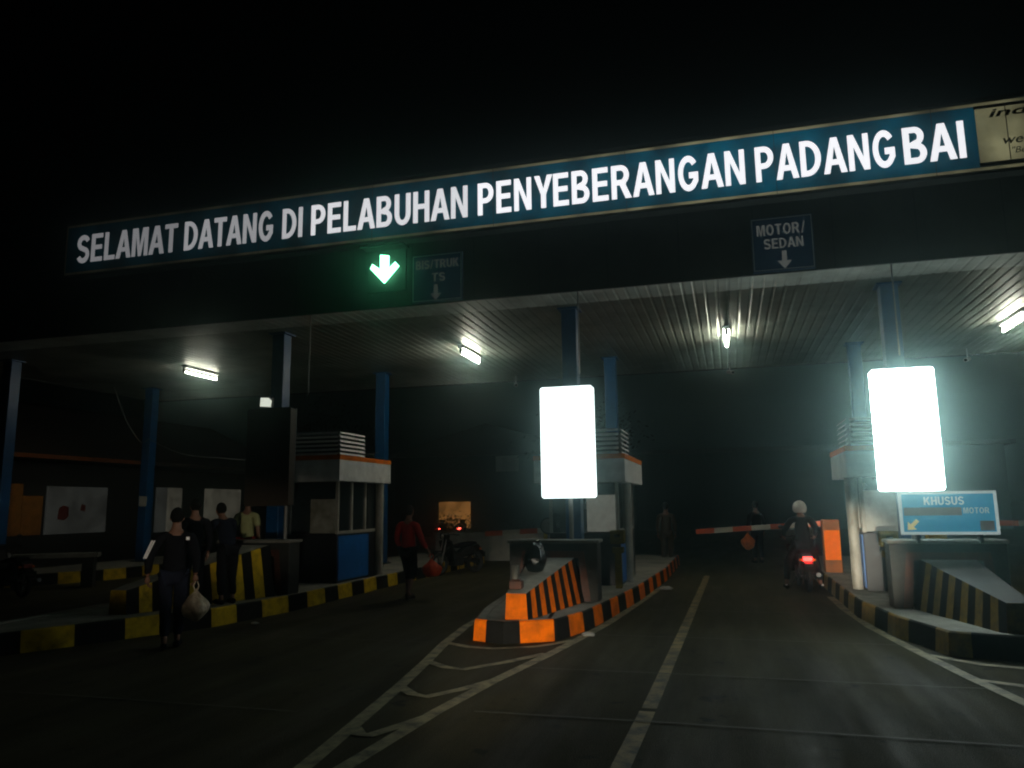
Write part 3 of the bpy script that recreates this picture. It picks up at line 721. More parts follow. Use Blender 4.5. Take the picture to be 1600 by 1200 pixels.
def gate(x, y, tip, za, zb, lab_c, paint, bright=False):
    s_ = 1 if tip > x else -1
    t = thing('barrier_gate', lab_c, 'barrier gate', (x, y, DECK), 0, 'red and white boom barriers')
    MB().box(x - .17, x + .17, y - .17, y + .17, DECK, 1.36).build('cabinet', dull_orange if bright else paint, t, world=True, bev=.02)
    if bright:
        MB().box(x - .155, x + .155, y - .178, y - .1705, .52, 1.14).build('reflective_panel', refl_orange, t, world=True)
    MB().tube((x, y + .17, za), (x, y + .25, za), .06).build('pivot', dk_metal, t, world=True)
    arm = MB(); n = max(4, int(abs(tip - x) / .40))
    for k in range(n):
        xa = x + (tip - x) * k / n; xb = x + (tip - x) * (k + 1) / n
        z0_ = za + (zb - za) * k / n; z1_ = za + (zb - za) * (k + 1) / n
        mi = (n - 1 - k) % 2
        for (u, v_) in ((y + .25, y + .29),):
            arm.quad([(xa, u, z0_ - .055), (xb, u, z1_ - .055), (xb, u, z1_ + .055), (xa, u, z0_ + .055)], mi)
            arm.quad([(xa, v_, z0_ - .055), (xb, v_, z1_ - .055), (xb, v_, z1_ + .055), (xa, v_, z0_ + .055)], mi)
            arm.quad([(xa, u, z0_ + .055), (xb, u, z1_ + .055), (xb, v_, z1_ + .055), (xa, v_, z0_ + .055)], mi)
            arm.quad([(xa, u, z0_ - .055), (xb, u, z1_ - .055), (xb, v_, z1_ - .055), (xa, v_, z0_ - .055)], mi)
    for e in (0, n):
        xe = x + (tip - x) * e / n; ze = za + (zb - za) * e / n
        arm.quad([(xe, y + .25, ze - .055), (xe, y + .29, ze - .055), (xe, y + .29, ze + .055), (xe, y + .25, ze + .055)], 0)
    arm.build('boom', [arm_red, arm_white], t, world=True)
arm_red = mat('boom_red', (.62, .085, .02), .5); arm_white = mat('boom_white', (.58, .57, .47), .5)
gate(2.05, 17.9, -.77, 1.28, 1.10, 'boom barrier lowered across the motorbike lane with bright orange cabinet', orange, True)
gate(-3.78, 16.7, -5.42, 1.20, 1.11, 'boom barrier over the left lane behind the left light box', yellow)
gate(4.08, 17.9, 7.3, 1.27, 1.24, 'boom barrier at the right edge of the photo beyond the KHUSUS sign', yellow)

# round mirror on a post
t = thing('round_mirror', 'faint round mirror on a thin post left of the middle booth', 'mirror', (-3.62, 15.6, DECK))
MB().tube((0, 0, 0), (0, 0, 1.1), .022, n=10).build('post', grey_metal, t)
MB().tube((0, -.04, 1.06), (0, -.005, 1.06), .15, n=28).build('disc', pale_glass, t)
MB().torus((0, -.03, 1.06), .155, .016, 'y').build('rim', dk_metal, t, smooth=True)

# ------------------------------------------------------------------ ceiling cameras
for x, y, rz, lab in ((.19, 20.6, .4, 'small ceiling camera behind the end-on tube lamp'), (5.8, 20.7, -.5, 'small ceiling camera right of the right light box'), (-5.67, 20.7, .3, 'small ceiling camera left of the left glowing light box')):
    t = thing('security_camera', lab, 'camera', (x, y, SOF), rz, 'cameras under the canopy')
    MB().tube((0, 0, 0), (0, 0, -.22), .018, n=10).build('stem', white, t)
    MB().tube((0, -.2, -.31), (0, .1, -.24), .05, n=14).build('body', white, t)
    MB().tube((0, -.215, -.3135), (0, -.2, -.31), .038, n=14).build('lens', glass, t)

# cable sagging from the ceiling to the left building
def cat(pts, seg=10):
    out = []
    for a, b in zip(pts[:-1], pts[1:]):
        a = Vector(a); b = Vector(b)
        for k in range(seg):
            f = k / seg; p = a.lerp(b, f); p.z -= .16 * math.sin(PI * f); out.append(p)
    out.append(Vector(pts[-1])); return out
o = MB().path(cat([(-17.6, 18.6, SOF), (-17.0, 18.9, 3.95), (-16.6, 19.0, 3.85), (-13.6, 18.2, 3.15), (-9.05, 18.9, 3.2)]), .013, 6).build('cable', grey_metal)
tag(o, 'thin grey cable sagging between the rear pillars on the left', 'cable')

# notices on the two left pillars
for (x, y, z, s_, lab) in ((-16.72, 14.25, 1.55, .11, 'small pale notice on the far left front pillar'), (-16.70, 19.04, 2.0, .13, 'small pale notice on the rear pillar by the left building')):
    q = MB().box(x - s_, x + s_, y - .012, y, z - s_ * 1.1, z + s_ * 1.1); q.box(x - s_ - .01, x + s_ + .01, y - .02, y - .012, z + s_ * 1.1 - .01, z + s_ * 1.1 + .01)
    tag(q.build('notice', paper), lab, 'notice')

# ------------------------------------------------------------------ left building (long side faces the lanes)
t = thing('terminal_building', 'low dark building with orange roof edge at the left', 'building', (-24, 23, 0))
MB().box(-28, -20.0, 15.5, 31.0, 0, 3.2).build('wall', wall_dark, t, world=True)
MB().prism([(-28.6, 3.35), (-19.3, 3.35), (-24, 5.6)], 14.8, 31.6).build('roof', roof_m, t, world=True)
MB().box(-19.30, -19.22, 14.7, 22.0, 3.28, 3.40).build('roof_edge', dull_orange, t, world=True)
MB().box(-19.30, -19.22, 22.0, 31.7, 3.28, 3.40).build('roof_edge', roof_m, t, world=True)
MB().box(-20.0, -19.95, 16.6, 17.9, 1.05, 2.55).build('door', brown_door, t, world=True)
MB().box(-20.0, -19.94, 17.9, 18.6, 1.05, 2.2).build('door', brown_door, t, world=True)
wd = MB().box(-20.0, -19.95, 18.75, 21.1, 1.05, 2.5).build('window', em_pale2, t, world=True)
rs = MB(); rs.prism([(19.17, 1.50), (19.42, 1.46), (19.58, 1.58), (19.56, 1.86), (19.36, 1.92), (19.20, 1.83)], -19.948, -19.935, axis='x')
rs.build('red_sticker', red_mark, wd, world=True)
MB().prism([(20.02, 1.76), (20.20, 1.74), (20.22, 1.92), (20.06, 1.96)], -19.948, -19.935, axis='x').build('red_sticker', red_mark, wd, world=True)
MB().box(-20.0, -19.95, 24.0, 24.75, .95, 2.55).build('window', em_pale, t, world=True)
MB().box(-20.0, -19.95, 23.4, 23.95, .95, 2.55).build('window', em_pale2, t, world=True)
MB().box(-20.0, -19.95, 26.1, 28.4, 1.2, 2.55).build('window', em_pale, t, world=True)
# ------------------------------------------------------------------ far background
t = thing('far_building', 'far dark building with one warm lit window behind the left lane', 'building', (-13, 44, 0))
MB().box(-19, -7.5, 42, 48, 0, 4.6).build('wall', wall_dark, t, world=True)
MB().prism([(-19.6, 4.6), (-6.9, 4.6), (-13.2, 6.4)], 41.4, 48.6).build('roof', roof_m, t, world=True)
MB().box(-16.2, -14.3, 41.93, 41.995, .5, 1.98).build('window', em_window, t, world=True)
MB().box(-12.75, -11.4, 41.94, 41.995, 4.55 - .9, 5.45 - .9).build('name_board', paper, t, world=True)
t = thing('far_shed', 'long dark shed closing the view behind the motorbike lane', 'building', (2, 54, 0))
MB().box(-6, 16, 52, 57, 0, 5.0).build('wall', wall_dark, t, world=True)
MB().box(-6.5, 16.5, 51.5, 57.5, 5.0, 5.25).build('roof', roof_m, t, world=True)
for x in (-3, 3, 9):
    MB().box(x, x + 2.6, 51.95, 51.995, 0, 3.2).build('door', dk_metal, t, world=True)

def tree(x, y, h, cr, label, seed, leaves=1500, cz=None, name='tree', trunk=True):
    rnd = random.Random(seed)
    t = thing(name, label, 'tree' if trunk else 'bush', (x, y, 0))
    tips = []
    if trunk:
        tr = MB(); p = Vector((0, 0, 0)); r = .05 + h * .022
        for k in range(5):
            q = p + Vector((rnd.uniform(-.15, .15), rnd.uniform(-.15, .15), h * .11)); tr.tube(p, q, r, r * .85, 9); p = q; r *= .85
        for k in range(9):
            a = rnd.uniform(0, 2 * PI); s0 = Vector((0, 0, h * rnd.uniform(.35, .55))); s0.x = p.x * s0.z / p.z; s0.y = p.y * s0.z / p.z
            e = s0 + Vector((math.cos(a) * cr * rnd.uniform(.4, .8), math.sin(a) * cr * rnd.uniform(.4, .8), h * rnd.uniform(.12, .4)))
            mid = s0.lerp(e, .5) + Vector((0, 0, -.1)); tr.tube(s0, mid, r * .6, r * .4, 7); tr.tube(mid, e, r * .4, r * .12, 7); tips.append(e)
        tr.build('trunk', bark, t)
    else:
        for k in range(7): tips.append(Vector((rnd.uniform(-cr, cr) * .7, rnd.uniform(-cr, cr) * .5, h * rnd.uniform(.25, .75))))
    cl = MB(); clumps = []
    for e in tips:
        for k in range(3): clumps.append((e + Vector((rnd.gauss(0, .25) * cr * .6, rnd.gauss(0, .25) * cr * .6, rnd.gauss(0, .12) * h * .5)), cr * rnd.uniform(.22, .42)))
    for k in range(leaves):
        c, rr = rnd.choice(clumps)
        p = c + Vector((rnd.gauss(0, 1), rnd.gauss(0, 1), rnd.gauss(0, .8))) * rr * .55
        p.z = max(p.z, .06)
        s_ = rnd.uniform(.06, .14) * (1 if trunk else .6); n_ = Vector((rnd.gauss(0, 1), rnd.gauss(0, 1), rnd.gauss(0, 1))).normalized()
        a = n_.orthogonal().normalized(); b = n_.cross(a)
        cl.quad([p - a * s_, p + b * s_ * .45, p + a * s_, p - b * s_ * .45])
    cl.build('crown' if trunk else 'foliage', leaf, t)
tree(-6.5, 34, 6.5, 2.6, 'dark tree behind the canopy between the far building and the shed', 21)
tree(-21.0, 38, 8.0, 3.2, 'dark tree left of the far building', 23)
tree(-12.1, 33, 1.4, 1.4, 'dark bush in front of the warm lit window', 25, 900, name='bush', trunk=False)
tree(-9.3, 33.5, 1.2, 1.4, 'dark bush right of the warm lit window', 26, 900, name='bush', trunk=False)
o = MB().box(-9.4, -5.6, 24.0, 24.25, 0, .82); o.box(-9.45, -5.55, 23.95, 24.30, .82, .88)
tag(o.build('low_wall', conc, bev=.01), 'low dark wall across the far end of the left lane', 'wall')

# concrete bench on the far left
t = thing('bench', 'long grey bench in the dark at the far left', 'bench', (-15.0, 14.6, 0), .6)
MB().box(-1.0, .8, -.25, .25, .68, .78).build('seat', conc, t, bev=.01)
for x in (-.8, 0.6): MB().box(x - .12, x + .12, -.2, .2, 0, .68).build('leg', conc_dark, t)

# ------------------------------------------------------------------ people
def skin_mesh(verts, edges, radii, root, sub=2):
    me = bpy.data.meshes.new('tmp'); me.from_pydata([tuple(v) for v in verts], edges, []); me.update()
    o = bpy.data.objects.new('tmp', me); C.objects.link(o)
    sk = o.modifiers.new('skin', 'SKIN'); sk.use_smooth_shade = True; sk.branch_smoothing = .6
    if not me.skin_vertices: me.skin_vertices.new()
    for i, r in enumerate(radii):
        sv = me.skin_vertices[0].data[i]; sv.radius = r if hasattr(r, '__len__') else (r, r); sv.use_root = (i == root)
    su = o.modifiers.new('sub', 'SUBSURF'); su.levels = sub; su.render_levels = sub
    dg = bpy.context.evaluated_depsgraph_get(); dg.update()
    out = bpy.data.meshes.new_from_object(o.evaluated_get(dg))
    bpy.data.objects.remove(o); bpy.data.meshes.remove(me)
    return out

BASE = dict(pelvis=(0, 0, .94), waist=(0, .01, 1.08), chest=(0, .0, 1.27), neckb=(0, -.01, 1.44), neck=(0, .01, 1.53), head=(0, .03, 1.62),
            hipL=(-.095, 0, .90), kneeL=(-.10, .03, .50), ankL=(-.10, -.03, .09), toeL=(-.12, .13, .035),
            hipR=(.095, 0, .90), kneeR=(.10, .03, .50), ankR=(.10, -.03, .09), toeR=(.12, .13, .035),
            shL=(-.185, -.01, 1.40), elL=(-.235, -.03, 1.12), wrL=(-.235, .05, .88),
            shR=(.185, -.01, 1.40), elR=(.235, -.03, 1.12), wrR=(.235, .05, .88))

def person(label, loc, rz, pose, shirt, trousers, sleeves=True, legs_full=True, shoe=cloth_dark, scale=1.0, hair=True, face=True, group=None):
    J = {k: Vector(v) for k, v in BASE.items()}
    for k, v in pose.items(): J[k] = Vector(v)
    t = thing('person', label, 'person', loc, rz, group)
    t.scale = (scale,) * 3
    names = ['pelvis', 'waist', 'chest', 'neckb', 'neck', 'head', 'hipL', 'kneeL', 'ankL', 'toeL', 'hipR', 'kneeR', 'ankR', 'toeR', 'shL', 'elL', 'wrL', 'shR', 'elR', 'wrR']
    ix = {k: i for i, k in enumerate(names)}
    V = [J[k] for k in names]; R_ = dict(pelvis=(.135, .10), waist=(.125, .09), chest=(.15, .105), neckb=(.075, .07), neck=(.052, .055), head=(.07, .075),
        hipL=.085, kneeL=.058, ankL=.036, toeL=.03, hipR=.085, kneeR=.058, ankR=.036, toeR=.03, shL=.058, elL=.042, wrL=.027, shR=.058, elR=.042, wrR=.027)
    E = [('pelvis', 'waist'), ('waist', 'chest'), ('chest', 'neckb'), ('neckb', 'neck'), ('neck', 'head'), ('pelvis', 'hipL'), ('hipL', 'kneeL'), ('kneeL', 'ankL'), ('ankL', 'toeL'),
         ('pelvis', 'hipR'), ('hipR', 'kneeR'), ('kneeR', 'ankR'), ('ankR', 'toeR'), ('neckb', 'shL'), ('shL', 'elL'), ('elL', 'wrL'), ('neckb', 'shR'), ('shR', 'elR'), ('elR', 'wrR')]
    body = skin_mesh(V, [(ix[a], ix[b]) for a, b in E], [R_[k] for k in names], 0)
    bm = bmesh.new(); bm.from_mesh(body); bpy.data.meshes.remove(body)
    # head: skull with brow, nose, chin
    hd = J['head']
    def face_fn(p, q):
        q = q.copy()
        if p.z < -.2: q.x *= 1 - .28 * (-p.z - .2); q.y *= 1 - .1 * (-p.z - .2)
        fr = max(0, p.y)
        if abs(p.x) < .22 and -.35 < p.z < .12 and fr > .5: q.y += .022 * (1 - abs(p.x) / .22) * (1 - abs(p.z + .18) / .35)
        if fr > .6 and .12 < abs(p.x) < .55 and -.02 < p.z < .22: q.y -= .008
        if fr > .5 and p.z < -.72: q.y += .01
        return q
    tmp = MB().ball(hd + Vector((0, .005, .03)), (.077, .096, .118), 24, 18, face_fn)
    for s_ in (-1, 1): tmp.ball(hd + Vector((s_ * .078, -.005, .02)), (.012, .022, .033), 8, 6)
    hm = bpy.data.meshes.new('h'); hm.from_pydata(tmp.v, [], tmp.f); bm.from_mesh(hm); bpy.data.meshes.remove(hm)
    # hands
    for s_, S_ in ((-1, 'L'), (1, 'R')):
        wr = J['wr' + S_]; el = J['el' + S_]; dd = (wr - el).normalized()
        inw = Vector((-s_, 0, 0)); inw = (inw - dd * inw.dot(dd)).normalized(); fw = dd.cross(inw) * s_
        if fw.y < 0 and abs(dd.z) > .5: fw = -fw
        pc = wr + dd * .055
        hm = skin_mesh([wr - dd * .01, wr + dd * .03, wr + dd * .085], [(0, 1), (1, 2)], [(.026, .022), (.036, .016), (.038, .014)], 0, 1)
        bm.from_mesh(hm); bpy.data.meshes.remove(hm)
        for k, ln in enumerate((.068, .078, .073, .056)):
            o0 = wr + dd * .075 + fw * (.030 - .020 * k)
            c1 = o0 + dd * ln * .5 + inw * .012; c2 = c1 + dd * ln * .30 + inw * .026; c3 = c2 + inw * .022 + dd * ln * .05
            hm = skin_mesh([o0, c1, c2, c3], [(0, 1), (1, 2), (2, 3)], [.0095, .009, .008, .007], 0, 1); bm.from_mesh(hm); bpy.data.meshes.remove(hm)
        o0 = wr + dd * .028 + fw * .026
        hm = skin_mesh([o0, o0 + fw * .026 + dd * .026 + inw * .012, o0 + fw * .03 + dd * .055 + inw * .024], [(0, 1), (1, 2)], [.012, .010, .008], 0, 1)
        bm.from_mesh(hm); bpy.data.meshes.remove(hm)
    me = bpy.data.meshes.new('body'); bmesh.ops.recalc_face_normals(bm, faces=bm.faces); bm.to_mesh(me); bm.free(); me.materials.append(skin)
    me.polygons.foreach_set('use_smooth', [True] * len(me.polygons))
    bo = bpy.data.objects.new('body', me); C.objects.link(bo); bo.parent = t
    def wear(name, keys, edges, radii, m_, root=0):
        q = skin_mesh([J[k] if isinstance(k, str) else k for k in keys], edges, radii, root)
        for v in q.vertices:
            a = noise.noise(Vector((v.co.x * 9, v.co.y * 9, v.co.z * 5.5 + len(name)))) + .5 * noise.noise(v.co * 22)
            v.co += v.normal * a * .013
        q.materials.append(m_); q.polygons.foreach_set('use_smooth', [True] * len(q.polygons))
        o_ = bpy.data.objects.new(name, q); C.objects.link(o_); o_.parent = t; return o_
    hem = J['pelvis'].lerp(J['waist'], -.25)
    eL = J['elL'] if not sleeves else J['wrL'].lerp(J['elL'], .12); eR = J['elR'] if not sleeves else J['wrR'].lerp(J['elR'], .12)
    if sleeves:
        wear('shirt', ['waist', hem, 'chest', 'neckb', 'shL', 'elL', eL, 'shR', 'elR', eR], [(0, 1), (0, 2), (2, 3), (3, 4), (4, 5), (5, 6), (3, 7), (7, 8), (8, 9)],
             [(.15, .112), (.16, .125), (.172, .126), (.085, .08), .078, .060, .044, .078, .060, .044], shirt)
    else:
        mL = J['shL'].lerp(J['elL'], .8); mR = J['shR'].lerp(J['elR'], .8)
        wear('shirt', ['waist', hem, 'chest', 'neckb', 'shL', mL, 'shR', mR], [(0, 1), (0, 2), (2, 3), (3, 4), (4, 5), (3, 6), (6, 7)],
             [(.15, .112), (.16, .125), (.172, .126), (.085, .08), .078, .066, .078, .066], shirt)
    cut = .12 if legs_full else .62
    aL = J['ankL'].lerp(J['kneeL'], cut); aR = J['ankR'].lerp(J['kneeR'], cut)
    wear('trousers', ['pelvis', 'hipL', 'kneeL', aL, 'hipR', 'kneeR', aR], [(0, 1), (1, 2), (2, 3), (0, 4), (4, 5), (5, 6)],
         [(.15, .115), .105, .078, .062, .105, .078, .062], trousers)
    for S_ in 'LR':
        a = J['ank' + S_]; tt = J['toe' + S_]; dd = (tt - a); dd.z = 0; dd = dd.normalized()
        lo = min(a.z, tt.z)
        wear('shoe', [Vector((a.x, a.y, lo + .012)) - dd * .05, Vector((a.x, a.y, lo + .02)) + dd * .05, Vector((tt.x, tt.y, lo + .01)) + dd * .05], [(0, 1), (1, 2)], [(.042, .045), (.047, .05), (.038, .03)], shoe)
    if hair:
        def hf(p, q):
            q = q.copy()
            if p.y > .25 and p.z < .45: q *= .86
            if p.z < -.35: q *= .9
            return q
        MB().ball(hd + Vector((0, -.008, .042)), (.087, .103, .118), 22, 16, hf).build('hair', hair_m, t, smooth=True)
    if face:
        for s_ in (-1, 1): MB().ball(hd + Vector((s_ * .032, .0915, .035)), (.014, .008, .008), 10, 8).build('eye', hair_m, t, smooth=True)
        MB().ball(hd + Vector((0, .094, -.032)), (.024, .007, .008), 12, 8).build('mouth', rust_paint, t, smooth=True)
    t['_j'] = 1; del t['_j']
    return t, J

def bag(name, label, m_, w_pos, r, h, seed, lab_cat='bag', handle=.16):
    """knotted carrier bag hanging from w_pos"""
    rnd = random.Random(seed); t = thing(name, label, lab_cat, (w_pos[0], w_pos[1], w_pos[2] - handle - h))
    def fn(p, q):
        q = q.copy(); k = .5 + .5 * p.z
        sc = 1.0 if p.z < 0 else max(.10, 1 - p.z ** 1.3 * .9)
        q.x *= sc; q.y *= sc
        nn = noise.noise(Vector((p.x * 2.2 + seed, p.y * 2.2, p.z * 1.4))) * .16
        a = math.atan2(p.y, p.x); q *= 1 + nn + .03 * math.sin(a * 9 + p.z * 4) * (k)
        return q
    MB().ball((0, 0, h * .5), (r, r * .8, h * .52), 36, 22, fn).build('sack', m_, t, smooth=True)
    hn = MB()
    for s_ in (-1, 1):
        hn.path([Vector((s_ * .015, 0, h * .97)), Vector((s_ * .035, s_ * .01, h + handle * .5)), Vector((s_ * .012, 0, h + handle))], .007, 6)
    hn.build('handle', m_, t)
    return t

# person with the pale bag, walking away on the left
P1 = (-6.95, 8.55, .0)
t, J = person('person in dark jacket with white sleeve stripes walking away with a pale bag', P1, .62,
   dict(ankL=(-.07, -.09, .10), kneeL=(-.08, .03, .50), toeL=(-.08, .06, .035), ankR=(.07, .08, .09), kneeR=(.08, .10, .50), toeR=(.09, .24, .035),
        elL=(-.30, -.06, 1.14), wrL=(-.31, .02, .90), elR=(.26, -.02, 1.13), wrR=(.255, .06, .90)), cloth_dark, cloth_jean, face=True)
q = MB()
for k in range(3):
    pts = []
    for f in range(6):
        u = f / 5; a = math.radians(196 + 22 * k); p = J['shL'].lerp(J['elL'], .15 + .85 * u); rr = .081 - .017 * u; pts.append(p + Vector((rr * math.cos(a), rr * math.sin(a), 0)))
    q.path(pts, .0085, 6)
q.build('sleeve_stripe', refl_strip, t)
MB().box(.13, .17, -.13, -.118, 1.36, 1.40).build('reflector', refl_strip, t)
wp = Matrix.Rotation(.62, 3, 'Z') @ (J['wrR'] + Vector((0, .0, -.10)))
bag('plastic_bag', 'pale bulging plastic bag hanging from the hand of the person in the striped jacket', bag_pale, (P1[0] + wp.x + .02, P1[1] + wp.y, wp.z + .02), .185, .37, 4, handle=.11)

# person in red
P2 = (-6.0, 13.9, 0)
t, J = person('person in red long sleeved top and dark trousers walking in the left lane', P2, -.15,
   dict(ankL=(-.10, .16, .10), kneeL=(-.10, .15, .50), toeL=(-.10, .32, .04), ankR=(.10, -.16, .14), kneeR=(.11, .02, .50), toeR=(.12, -.02, .05),
        elR=(.27, .02, 1.14), wrR=(.36, .12, .93), elL=(-.25, -.03, 1.12), wrL=(-.22, .1, .93)), cloth_red, cloth_dark, legs_full=False, shoe=cloth_brown)
wp = Matrix.Rotation(-.15, 3, 'Z') @ (J['wrR'] + Vector((.03, .03, -.10)))
bag('plastic_bag', 'red plastic bag carried by the person in red', bag_red, (P2[0] + wp.x + .04, P2[1] + wp.y, wp.z + .02), .19, .33, 9, handle=.10)

# person in pale shirt on the left island
person('person in pale lime shirt and red shorts standing on the island behind the striped barrier', (-8.9, 12.9, DECK), .25, dict(), cloth_lime, cloth_red, legs_full=False, sleeves=False, scale=.97)
# dark figures beside the guard frame
person('person in dark jacket leaning over the striped barrier on the left island', (-7.74, 10.75, DECK), 1.1,
       dict(waist=(0, .04, 1.08), chest=(0, .13, 1.24), neckb=(0, .22, 1.38), neck=(0, .27, 1.45), head=(0, .32, 1.52), shL=(-.18, .2, 1.34), shR=(.18, .2, 1.34), elL=(-.22, .28, 1.08), wrL=(-.16, .45, 1.0), elR=(.22, .28, 1.08), wrR=(.16, .45, 1.0)), cloth_navy, cloth_dark, scale=.95)
person('person in black standing at the kerb beside the striped barrier on the left island', (-7.92, 10.15, DECK), .9, dict(), cloth_dark, cloth_dark, scale=.93)
# far figures behind the barrier
person('dim person beyond the lowered boom carrying an orange bag', (.72, 23.7, 0), .4, dict(elL=(-.25, -.02, 1.14), wrL=(-.28, .05, .93)), cloth_dark, cloth_navy)
bag('plastic_bag', 'orange plastic bag glowing below the lowered boom', bag_orange, (.46, 23.65, .98), .20, .46, 13, handle=.12)
person('dim person in brown walking beyond the white column', (-1.75, 22.2, 0), .1, dict(ankL=(-.1, .15, .09), toeL=(-.1, .3, .035)), cloth_brown, cloth_brown)

# ------------------------------------------------------------------ motorbikes
def motorbike(label, loc, rz, lit=None, group=None):
    t = thing('motorbike', label, 'motorbike', loc, rz, group)
    for y in (-.62, .62):
        wh = MB().torus((0, 0, 0), .245, .045, 'x', 32, 10).build('wheel', rubber, t, smooth=True); wh.location = (0, y, .29)
        MB().torus((0, 0, 0), .205, .016, 'x', 28, 8).build('rim', dk_metal, wh, smooth=True)
        s_ = MB(); s_.tube((-.05, 0, 0), (.05, 0, 0), .05, n=14)
        for k in range(5):
            a = 2 * PI * k / 5; s_.tube((0, 0, 0), (0, .2 * math.cos(a), .2 * math.sin(a)), .014, n=6)
        s_.build('spoke_hub', dk_metal, wh)
    MB().prism([(-.72, .62), (-.55, .50), (-.1, .42), (.12, .36), (.28, .40), (.40, .72), (.46, .98), (.38, 1.0), (.26, .72), (.12, .56), (-.05, .58), (-.25, .70), (-.70, .74)], -.11, .11, axis='x').build('body', bike_black, t, bev=.03)
    MB().prism([(.20, .34), (.30, .34), (.46, .86), (.38, .88)], -.23, .23, axis='x').build('leg_shield', bike_black, t, bev=.02)
    MB().box(-.13, .13, -.12, .22, .22, .46).build('engine', dk_metal, t, bev=.03)
    MB().prism([(-.62, .74), (-.55, .82), (-.2, .80), (.12, .74), (.10, .66), (-.2, .70)], -.13, .13, axis='x').build('seat', cloth_dark, t, bev=.03)
    MB().prism([(-.92, .46), (-.86, .56), (-.62, .64), (-.62, .60), (-.84, .52), (-.89, .45)], -.07, .07, axis='x').build('rear_mudguard', bike_black, t)
    MB().prism([(.36, .50), (.50, .62), (.70, .63), (.88, .54), (.86, .52), (.70, .60), (.50, .58), (.38, .48)], -.06, .06, axis='x').build('front_mudguard', bike_black, t)
    f = MB()
    for s_ in (-1, 1): f.tube((s_ * .075, .62, .29), (s_ * .06, .42, .92), .022, n=8)
    f.build('fork', grey_metal, t)
    sw = MB()
    for s_ in (-1, 1): sw.tube((s_ * .09, -.62, .29), (s_ * .09, -.05, .36), .022, n=8); sw.tube((s_ * .11, -.6, .32), (s_ * .11, -.48, .66), .028, n=8)
    sw.build('swingarm', dk_metal, t)
    MB().path([(-.34, .28, 1.02), (-.22, .36, 1.03), (0, .40, 1.0), (.22, .36, 1.03), (.34, .28, 1.02)], .015, 8).build('handlebar', dk_metal, t)
    MB().box(-.13, .13, .36, .52, .92, 1.06).build('headlight_cowl', bike_black, t, bev=.03)
    MB().ball((0, .515, .98), (.07, .025, .055), 14, 10).build('headlight', pale_glass, t, smooth=True)
    for s_ in (-1, 1):
        MB().tube((s_ * .36, .26, 1.015), (s_ * .26, .33, 1.028), .021, n=10).build('grip', rubber, t)
        k = MB().tube((s_ * .24, .34, 1.03), (s_ * .30, .34, 1.2), .007, n=6); k.ball((s_ * .33, .34, 1.23), (.06, .014, .038), 14, 8); k.build('mirror', dk_metal, t)
        MB().ball((s_ * .13, -.70, .62), (.035, .03, .025), 10, 8).build('indicator', orange, t, smooth=True)
    MB().box(-.085, .085, -.772, -.70, .60, .68).build('tail_light', em_tail if lit == 'tail' else (em_tail2 if lit == 'far' else red_mark), t, bev=.012)
    MB().tube((.15, -.95, .36), (.13, -.1, .27), .045, .03, 12).build('exhaust', chrome, t)
    MB().box(-.11, .11, -.90, -.893, .40, .54).build('number_plate', black, t)
    k = MB().path([(-.12, .05, .24), (-.22, .1, .06), (-.25, .12, .02)], .012, 6); k.build('side_stand', dk_metal, t)
    return t
BK = (1.36, 16.95, 0)
motorbike('black motorbike with lit red tail light waiting at the lowered boom', BK, .06, 'tail')
t, J = person('person in dark jacket and white helmet sitting on the motorbike at the boom', (BK[0], BK[1], 0), .06,
   dict(pelvis=(0, -.30, .93), waist=(0, -.28, 1.07), chest=(0, -.24, 1.27), neckb=(0, -.20, 1.43), neck=(0, -.17, 1.51), head=(0, -.15, 1.58),
        hipL=(-.12, -.27, .90), kneeL=(-.27, .05, .56), ankL=(-.33, -.02, .10), toeL=(-.35, .12, .035), hipR=(.12, -.27, .90), kneeR=(.27, .05, .56), ankR=(.33, -.0, .10), toeR=(.35, .14, .035),
        shL=(-.19, -.21, 1.38), elL=(-.32, -.06, 1.17), wrL=(-.31, .20, 1.05), shR=(.19, -.21, 1.38), elR=(.32, -.06, 1.17), wrR=(.31, .20, 1.05)), cloth_dark, cloth_dark, hair=False)
hm = MB()
def hfn(p, q):
    q = q.copy()
    if p.y > .3 and -.55 < p.z < .25: q *= .93
    if p.z < -.62: q.z = -.62 * .152
    return q
hm.ball(J['head'] + Vector((0, -.005, .04)), (.137, .155, .152), 28, 20, hfn)
tag(hm.build('helmet', helmet_w, t, smooth=True), None, None)
for s_ in (-1, 1):
    MB().box(s_ * .345 - .02, s_ * .345 + .02, -.103, -.097, .075, .10).build('heel_reflector', refl_strip, t)
motorbike('distant motorbike with lit tail light, the left one of the pair', (-14.2, 37.0, 0), .2, 'far', 'distant motorbikes with lit tail lights')
motorbike('distant motorbike with lit tail light, the right one of the pair', (-13.25, 37.4, 0), .2, 'far', 'distant motorbikes with lit tail lights')
motorbike('unlit motorbike parked facing the camera beyond the person in red', (-6.9, 19.2, 0), PI - .5)
motorbike('unlit motorbike parked in the dark at the left edge near the bench', (-14.7, 13.0, 0), 1.3)

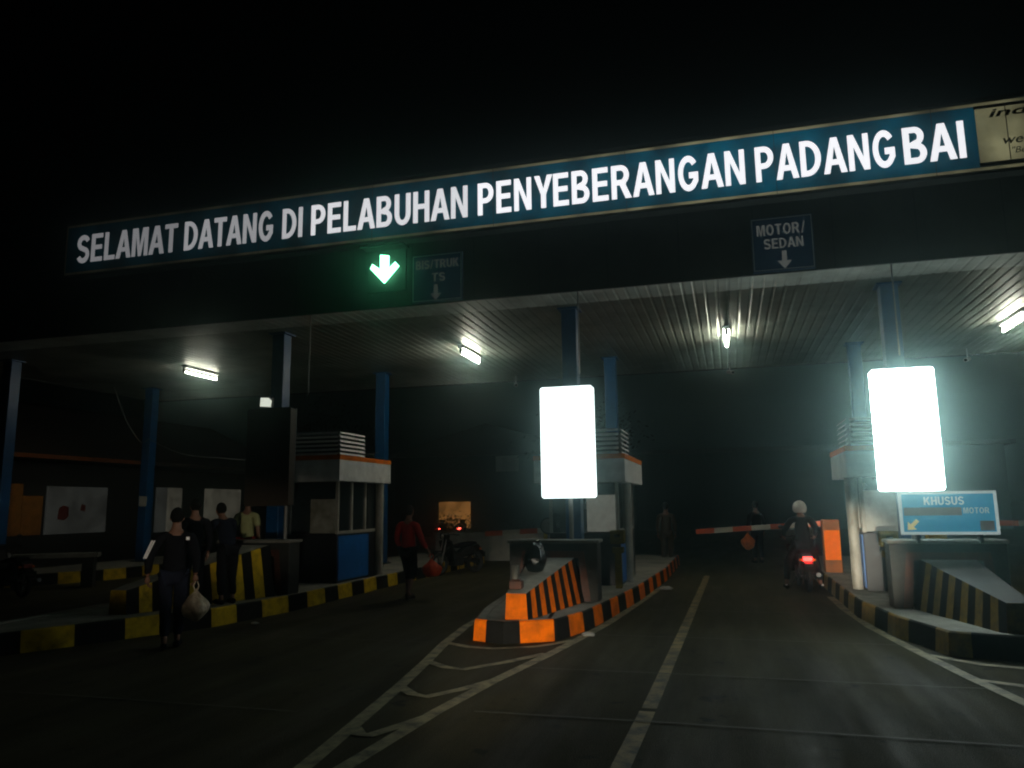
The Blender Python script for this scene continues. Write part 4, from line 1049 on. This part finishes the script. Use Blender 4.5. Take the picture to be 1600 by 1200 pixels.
# ------------------------------------------------------------------ things left on the middle island
t = thing('rubbish_sack', 'round black glossy sack lying on the orange ended barrier', 'sack', (-2.80, 11.2, .775))
def sfn(p, q):
    q = q.copy(); a = math.atan2(p.y, p.x)
    q *= 1 + .05 * math.sin(a * 7 + p.z * 3) * max(0, p.z) + .12 * noise.noise(p * 1.8)
    if p.z < -.8: q.z = -.8 * .23
    return q
MB().ball((0, 0, .185), (.165, .17, .23), 36, 24, sfn).build('sack', bag_black, t, smooth=True)
MB().path([(0, 0, .39), (.02, .0, .44), (.07, -.01, .45)], .018, 8).build('knot', bag_black, t)
t = thing('paper_cup', 'pale cup standing on the dull red block near the barrier end', 'cup', (-2.85, 10.22, .765))
MB().tube((0, 0, 0), (0, 0, .17), .035, .05, 18).build('wall', conc, t)
MB().tube((0, 0, .17), (0, 0, .182), .054, .05, 18).build('lid', conc, t)
t = thing('red_block', 'small dull red block lying on the orange barrier end', 'block', (-2.83, 10.22, .635))
b_ = MB().box(-.085, .085, -.07, .07, 0, .11); b_.box(-.06, .06, -.05, .05, .11, .13); b_.build('body', rust_paint, t, bev=.02)
for (x, y, z, s_, lab) in ((-1.93, 10.55, 0, .07, 'crumpled white litter at the kerb foot of the middle island'), (-1.35, 16.3, 0, .11, 'flattened pale litter on the road right of the white column'), (-7.1, 10.6, 0, .05, 'tiny pale litter at the foot of the left kerb')):
    rnd = random.Random(int(s_ * 100))
    def lf(p, q): return q * (1 + .5 * noise.noise(p * 2.5 + Vector((x, y, 0))))
    o = MB().ball((0, 0, s_ * .3), (s_ * 1.3, s_, s_ * .35), 12, 8, lf).build('litter', paper); o.location = (x, y, .0)
    tag(o, lab, 'litter')

# ------------------------------------------------------------------ night air
if HAZE > 0:
    hz = MB().box(-70, 70, -25, 80, -1.0, 11.5).build('haze', [])
    M = bpy.data.materials.new('haze'); M.use_nodes = True; tt = M.node_tree; tt.nodes.clear()
    pv = tt.nodes.new('ShaderNodeVolumePrincipled'); pv.inputs['Color'].default_value = (.66, .97, .94, 1); pv.inputs['Density'].default_value = HAZE
    pv.inputs['Anisotropy'].default_value = .955
    oo = tt.nodes.new('ShaderNodeOutputMaterial'); tt.links.new(pv.outputs[0], oo.inputs['Volume'])
    hz.data.materials.append(M); hz['kind'] = 'stuff'
bpy.context.view_layer.update()
